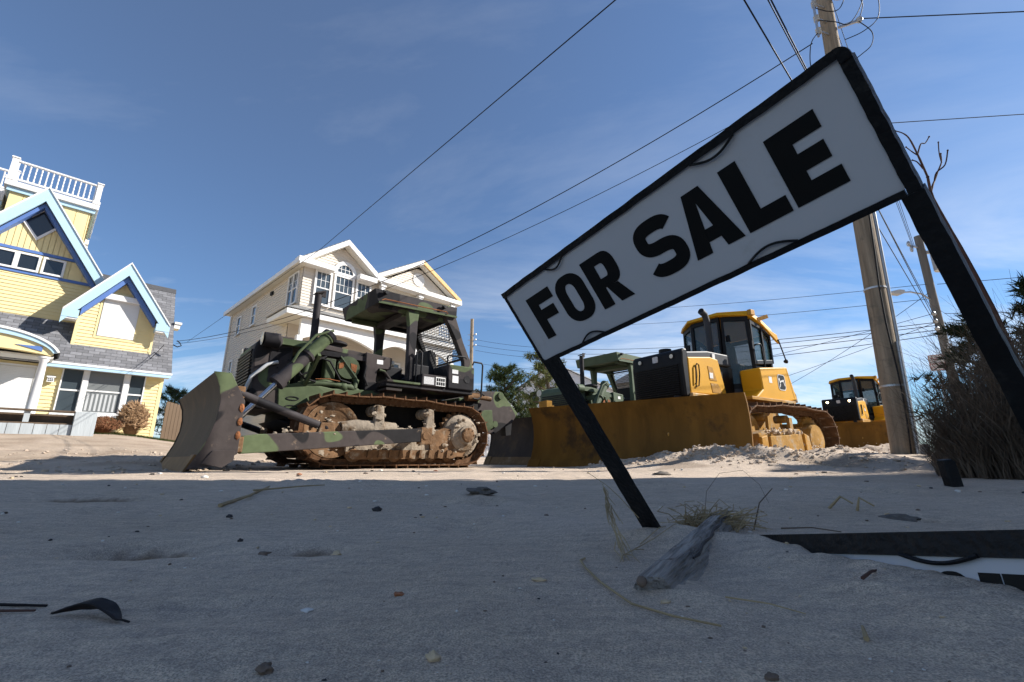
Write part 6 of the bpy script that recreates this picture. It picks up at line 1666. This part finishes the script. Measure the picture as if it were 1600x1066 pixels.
# ---------------------------------------------------------------- things lying on the sand
pmat('driftwood', (.33,.295,.26), .95, 0, .6, 70, 1.0, 160, streak=(1,.05,1), dirt=(.12,.09,.07), damt=.3, dscale=30, spec=.1)
pmat('shell_tan', (.55,.42,.27), .5, 0, .25, 30)
pmat('shell_white', (.7,.66,.6), .5, 0, .15, 30)
pmat('shell_rust', (.33,.13,.06), .6, 0, .3, 40)
pmat('pebble_dark', (.05,.045,.045), .7, 0, .3, 30)
pmat('pebble_brown', (.17,.125,.095), .8, 0, .3, 30, .3, 60)
pmat('seaweed', (.014,.010,.010), .55, 0, .3, 30)
pmat('wet_sand', (.16,.14,.12), .95, 0, .25, 60, .8, 90)
def fallen_sign():
    root = empty('fallen_sign', gp(.60, 1.12)); tag(root, 'second black framed sign lying face up, half buried at the right edge', 'sign')
    O = Vector(root.location)
    # edge runs from the far left tip to the near right; face tips back into the sand
    A = Vector((.583, 1.15, .022)); B = Vector((.745, .50, .128))
    w = (B-A).normalized(); u = Vector((-.10, -.16, -.98)); u = (u - w*u.dot(w)).normalized()   # down the panel face
    n = u.cross(w).normalized()
    if n.dot(Vector((-1,-1,.4))) < 0: n = -n
    M = Matrix.Translation(-O) @ sign_basis(A, w, u, n)
    Ln = (B-A).length
    one('panel', MATS['sign_white'], root, lambda m: m.box(.01, Ln, .012, .32, -.003, .0, M))
    one('top_rail', MATS['sign_black'], root, lambda m: m.box(-.01, Ln, -.004, .030, -.012, .006, M))
    one('rail_flange', MATS['sign_black'], root, lambda m: m.box(-.01, Ln, -.006, -.0041, -.034, .006, M))
    one('frame_side', MATS['sign_black'], root, lambda m: m.box(-.012, .012, .0305, .3, -.01, .006, M))
    m = MB(); pts = [M @ Vector((.325+.115*i/12, .028+.012*math.sin(math.pi*i/12), .006)) for i in range(13)]
    m.tube(pts, .0035, 6); m.build('spring_clip', MATS['sign_black'], root, smooth=60)
    for ch, a, b in (('I', .335, .352), ('O', .366, .420), ('N', .430, .486), ('E', .496, .548)):
        q = MB(); glyph(ch, q, a, b, -.150, -.050, .24, .0004, .0012, M @ Matrix.Scale(-1, 4, (0,1,0)))
        q.build('letter', MATS['letter_black'], root)
fallen_sign()
def driftwood():
    root = empty('driftwood_post', gp(.26,.78)); tag(root, 'split weathered grey driftwood board half sunk in the sand', 'driftwood')
    O = Vector(root.location)
    a, b = Vector((.222,.755,.0)), Vector((.655,1.50,.028))
    d = (b-a).normalized(); s_ = d.cross(Vector((0,0,1))).normalized(); up = s_.cross(d).normalized()
    m = MB(); n = 30; sec = [(-.036,-.03),(-.037,.008),(-.030,.024),(.004,.027),(.012,.018),(.036,-.012),(.034,-.03)]
    k = len(sec); vs = []; fs = []
    for i in range(n+1):
        t = i/n; c = a.lerp(b, t); sc = 1-.32*t
        for x, z in sec:
            j = noise.noise(Vector((t*9, x*40, z*40)))*.006 + noise.noise(Vector((t*4, x*160, z*160)))*.004
            vs.append(c + s_*(x*sc*1.05+j) + up*((z+.012)*sc+j) + d*(.012*noise.noise(Vector((x*60, z*60, 1))) if i in (0, n) else 0))
    for i in range(n):
        for q in range(k): fs.append((i*k+q, i*k+(q+1) % k, (i+1)*k+(q+1) % k, (i+1)*k+q))
    fs += [tuple(range(k))[::-1], tuple(range(n*k, n*k+k))]
    rz = math.atan2(-d.x, d.y); Ri = Matrix.Rotation(-rz, 4, 'Z')
    m.add([Ri @ (p-O-Vector((0,0,.010))) for p in vs], fs); bo = m.build('board', MATS['driftwood'], root, smooth=25); bo.rotation_euler = (0, 0, rz)
    m = MB()
    pts = [a.lerp(b, t)+s_*(.024-.008*t+.003*math.sin(t*30))+up*(.024*(1-.3*t)) for t in [i/16*.8+.2 for i in range(17)]]
    m.tube([p-O for p in pts], [.002+.0018*abs(math.sin(i*1.3)) for i in range(17)], 5); m.build('crack', MATS['seaweed'], root)
    m = MB(); m.blob(a-O+Vector((-.026,.0,.022)), (.008,.008,.008), seed=3); m.build('knot', MATS['pebble_brown'], root, smooth=60)
driftwood()
def strands(name, label, items, mat, cat, r=.0012, group=None):
    root = empty(name, items[0][0]); tag(root, label, cat, group); O = Vector(items[0][0])
    for pts in items:
        m = MB(); P_ = [Vector(p)-O for p in pts]
        m.tube(P_, [r*(1-.4*i/(len(P_)-1)) for i in range(len(P_))], 5); m.build('strand', MATS[mat], root, smooth=70)
    return root
rnd = random.Random(31)
its = []
for i in range(230):
    c = Vector((.585+rnd.gauss(0,.032), 1.46+rnd.gauss(0,.03), ground_z(.585,1.47)+.004))
    v = Vector((rnd.gauss(.02,.05), rnd.gauss(0,.035), abs(rnd.gauss(.022,.022))))
    its.append([c, c+v*.5+Vector((0,0,.012)), c+v, c+v+Vector((rnd.gauss(0,.02), rnd.gauss(0,.02), rnd.gauss(-.004,.012)))])
strands('straw_tuft', 'matted straw tuft caught on the far end of the driftwood board', its, 'straw', 'straw', .0016)
strands('curved_twig', 'hair-thin looping root above the straw tuft', [[(.60,1.5,.05),(.63,1.55,.10),(.70,1.6,.155),(.78,1.6,.165),(.82,1.58,.12),(.80,1.5,.07)]], 'brown_wood', 'twig', .0008)
its = [[(.319,1.22,.058),(.285,1.28,.105),(.262,1.31,.130),(.215,1.35,.165)]]
for i in range(36):
    t = rnd.random(); c = Vector((.248,1.30,.135)).lerp(Vector((.232,1.07,.024)), t) + Vector((rnd.gauss(0,.005), rnd.gauss(0,.006), 0))
    e = c + Vector((rnd.gauss(0,.006), -.055+rnd.gauss(0,.01), -.034+rnd.gauss(0,.006)))
    e.z = max(e.z, ground_z(e.x, e.y)+.002); its.append([c, c.lerp(e,.5)+Vector((rnd.gauss(0,.004),0,rnd.gauss(0,.003))), e])
for a, b in (((.24,1.05),(.215,.985)), ((.24,1.05),(.255,.99)), ((.24,1.05),(.30,1.12)), ((.26,1.08),(.42,1.25)), ((.30,1.15),(.44,1.30))):
    its.append([gp(*a, .006), gp((a[0]+b[0])/2, (a[1]+b[1])/2, .010), gp(*b, .003)])
strands('dry_weed', 'dead weed stalk with hanging fibres left of the sign post foot', its, 'straw', 'weed', .0012)
strands('dry_stalk', 'long curved straw stem lying across the shaded sand', [[gp(.150,1.02,.004), gp(.135,.98,.007), gp(.137,.93,.004), gp(.145,.82,.004), gp(.165,.70,.004), gp(.20,.635,.004), gp(.245,.60,.004)]], 'straw', 'straw', .0022)
strands('reed', 'pale reed stalk lying on the sand before the camouflaged dozer', [[gp(-1.20,1.98,.01), gp(-1.34,2.45,.012), gp(-1.50,2.95,.012)]], 'straw', 'reed', .009)
strands('reed', 'thinner reed crossing the pale reed stalk', [[gp(-1.38,2.55,.02), gp(-1.25,2.9,.015), gp(-1.20,3.05,.01)]], 'straw', 'reed', .005)
strands('twig', 'upright dry stem standing right of the driftwood', [[gp(.70,1.42,-.01), (.735,1.43,.075), (.79,1.45,.115)]], 'brown_wood', 'twig', .0022)
strands('twig', 'orange brown twig before the fallen sign', [[gp(.515,.735,.004), gp(.545,.755,.008), gp(.585,.785,.004)]], 'red_twig', 'twig', .0028)
strands('twig', 'thin dark twig behind the tip of the fallen sign', [[gp(.80,1.45,.004), gp(.88,1.43,.006), gp(.93,1.38,.003)]], 'brown_wood', 'twig', .0022)
strands('twig', 'dark twig at the left edge, upper of two', [[gp(-.80,.72,.004), gp(-.74,.72,.006), gp(-.665,.725,.003)]], 'seaweed', 'twig', .003)
strands('twig', 'dark reddish twig at the left edge, lower of two', [[gp(-.80,.695,.004), gp(-.73,.695,.005), gp(-.655,.698,.003)]], 'red_twig', 'twig', .0026)
strands('straw_bits', 'two short golden straw bits right of the tuft', [[gp(1.30,1.98,.0), (1.335,1.95,.055), (1.36,1.92,.03)], [gp(1.40,1.96,0), (1.41,1.95,.05), (1.45,1.93,.02)]], 'straw', 'straw', .006)
strands('grass_stem', 'single dry grass stem lying near the lower middle', [[gp(.30,.71,.003), gp(.345,.68,.006), gp(.375,.65,.003)]], 'straw', 'straw', .0012)
strands('grass_stem', 'pale straw scrap near the lower right', [[gp(.385,.56,.003), gp(.40,.585,.006)]], 'straw', 'straw', .003)
def kelp():
    root = empty('seaweed_pod', gp(-.55,.66)); tag(root, 'black dried seaweed pod on the sand at lower left', 'seaweed'); O = Vector(root.location)
    m = MB(); pts = smooth_path([p-O for p in (gp(-.618,.684,.002), gp(-.59,.690,.006), gp(-.56,.684,.009), gp(-.53,.672,.007), gp(-.505,.656,.005), gp(-.485,.648,.002))], 4)
    n = len(pts); vs = []; fs = []
    for i, p in enumerate(pts):
        t = i/(n-1); w = .011*math.sin(math.pi*min(1, t*1.15+.02))**.8 + .0006; cu = .35+.5*math.sin(t*5)
        for k in range(5):
            a = (k-2)/2; vs.append(p + Vector((.2*a*w, a*w, abs(a)*w*cu + .0015*noise.noise(Vector((t*8, a, 2))))))
    for i in range(n-1):
        for k in range(4): fs.append((i*5+k, i*5+k+1, (i+1)*5+k+1, (i+1)*5+k))
    m.add(vs, fs); o = m.build('frond', MATS['seaweed'], root, smooth=60); q = o.modifiers.new('thick', 'SOLIDIFY'); q.thickness = .0022
    one('stalk', MATS['seaweed'], root, lambda m: m.tube(smooth_path([p-O for p in (gp(-.545,.68,.008), gp(-.553,.694,.013), gp(-.567,.70,.010))], 4), .0016, 5), smooth=60)
kelp()
def stub():
    b = gp(2.78, 3.0); root = empty('broken_post', b); tag(root, 'short black broken post stub standing in the sand before the grass', 'post')
    one('stub', MATS['sign_black'], root, lambda m: m.prism([(-.035,-.03),(.042,-.03),(.022,.15),(.0,.165),(-.055,.16)], -.03, .03), bevel=.008)
    one('flange', MATS['sign_black'], root, lambda m: m.prism([(.03,-.03),(.042,-.03),(.022,.15),(.012,.15)], .031, .075))
stub()
def pebble(name, label, x, y, r, mat, seed, flat=.6, cat='pebble'):
    r *= .85; m = MB(); m.blob((0,0,0), (r, r*.8, r*flat), 16, 11, .3, seed)
    o = m.build(name, MATS[mat], None, smooth=60); o.location = gp(x, y, r*flat*.45); tag(o, label, cat, 'pebbles and shells on the sand')
pebble('shell', 'rust red shell chip left of centre on the shaded sand', -.172,.765,.0095,'shell_rust',1,.35,'shell')
pebble('pebble', 'rounded cream pebble near the bottom edge', -.078,.515,.0075,'shell_tan',2,.85)
pebble('stone', 'rough brown lump at the bottom left of centre', -.232,.492,.009,'pebble_brown',3,.7)
pebble('stone', 'dark stone below the camouflaged dozer tracks', -.54,1.93,.022,'pebble_dark',4,.6)
pebble('shell', 'grey shell fragment between the footprints', -.565,1.125,.014,'pebble_brown',5,.5,'shell')
pebble('pebble', 'cream pebble right of the footprints', -.40,1.125,.012,'shell_tan',6,.6)
pebble('stone', 'dark crumb at the far right of the footprints', -.72,1.30,.008,'pebble_dark',7,.7)
pebble('stone', 'small black stone under the far left shadow edge', -1.02,1.75,.013,'pebble_dark',8,.6)
pebble('shell', 'small tan shell scrap below the driftwood end', .212,.70,.008,'shell_tan',9,.4,'shell')
pebble('shell', 'tan shell scrap left of the straw stem', .045,.83,.012,'shell_tan',10,.35,'shell')
pebble('shell', 'pale flat shell centre left', -.29,.72,.010,'shell_white',11,.3,'shell')
pebble('stone', 'dark stone at the very bottom right of centre', .235,.475,.007,'pebble_brown',12,.6)
pebble('shell', 'white shell in the sunlit sand at left', -2.62,4.05,.035,'shell_white',13,.4,'shell')
pebble('shell', 'orange shell in the sunlit sand before the dozer blade', -2.2,4.9,.03,'shell_rust',14,.4,'shell')
pebble('shell', 'orange chip before the rear track', -1.05,6.5,.035,'shell_rust',15,.4,'shell')
pebble('shell', 'white chip before the rear track', -1.75,6.3,.03,'shell_white',16,.4,'shell')
pebble('clod', 'dark sand clod in the light strip before the yellow blade', 1.55,4.9,.10,'wet_sand',17,.3,'clod')
pebble('clod', 'flat dark clod on the shaded sand at right', 1.42,1.79,.07,'wet_sand',18,.28,'clod')
pebble('clod', 'low crumbly clod left of the sign post', -.16,2.4,.075,'wet_sand',19,.3,'clod')
def crumbs():
    rn = random.Random(77); mats = ['pebble_dark', 'pebble_brown', 'shell_tan', 'shell_white']
    for mt in mats:
        m = MB()
        for i in range(26 if mt == 'pebble_dark' else 60):
            a = rn.uniform(-.85, .85); r = .45 + 6*rn.random()**2
            x, y = r*math.sin(a), r*math.cos(a); s_ = r*rn.uniform(.0012, .0034)
            m.blob(gp(x, y, s_*.3), (s_*rn.uniform(.8,1.8), s_, s_*.6), 6, 4, .3, i)
        o = m.build('sand_crumbs', MATS[mt], None); tag(o, {'pebble_dark': 'fine dark grit', 'pebble_brown': 'fine brown grit', 'shell_tan': 'fine tan shell crumbs', 'shell_white': 'fine white shell crumbs'}[mt] + ' scattered over the sand', 'grit', kind='stuff')
crumbs()

def sand_clods():
    rn = random.Random(41); m = MB()
    for i in range(1500):
        h = rn.choice(HEAPS); x = h[0] + rn.gauss(0, h[2]*1.1); y = h[1] + rn.gauss(0, h[3]*1.2) - .08
        s_ = .006 + .028*rn.random()**3
        m.blob(gp(x, y, s_*.25), (s_*rn.uniform(.8,1.5), s_*rn.uniform(.8,1.3), s_*.8), 6, 4, .45, i)
    for i in range(500):
        x, y = rn.uniform(-9, -3.5), rn.uniform(5.5, 10.5); s_ = .008 + .03*rn.random()**4
        m.blob(gp(x, y, s_*.2), (s_*1.3, s_, s_*.7), 6, 4, .45, i)
    o = m.build('sand_clods', MATS['sand'], None); tag(o, 'crumbled sand clods along the pushed-up heaps', 'sand', kind='stuff')
sand_clods()
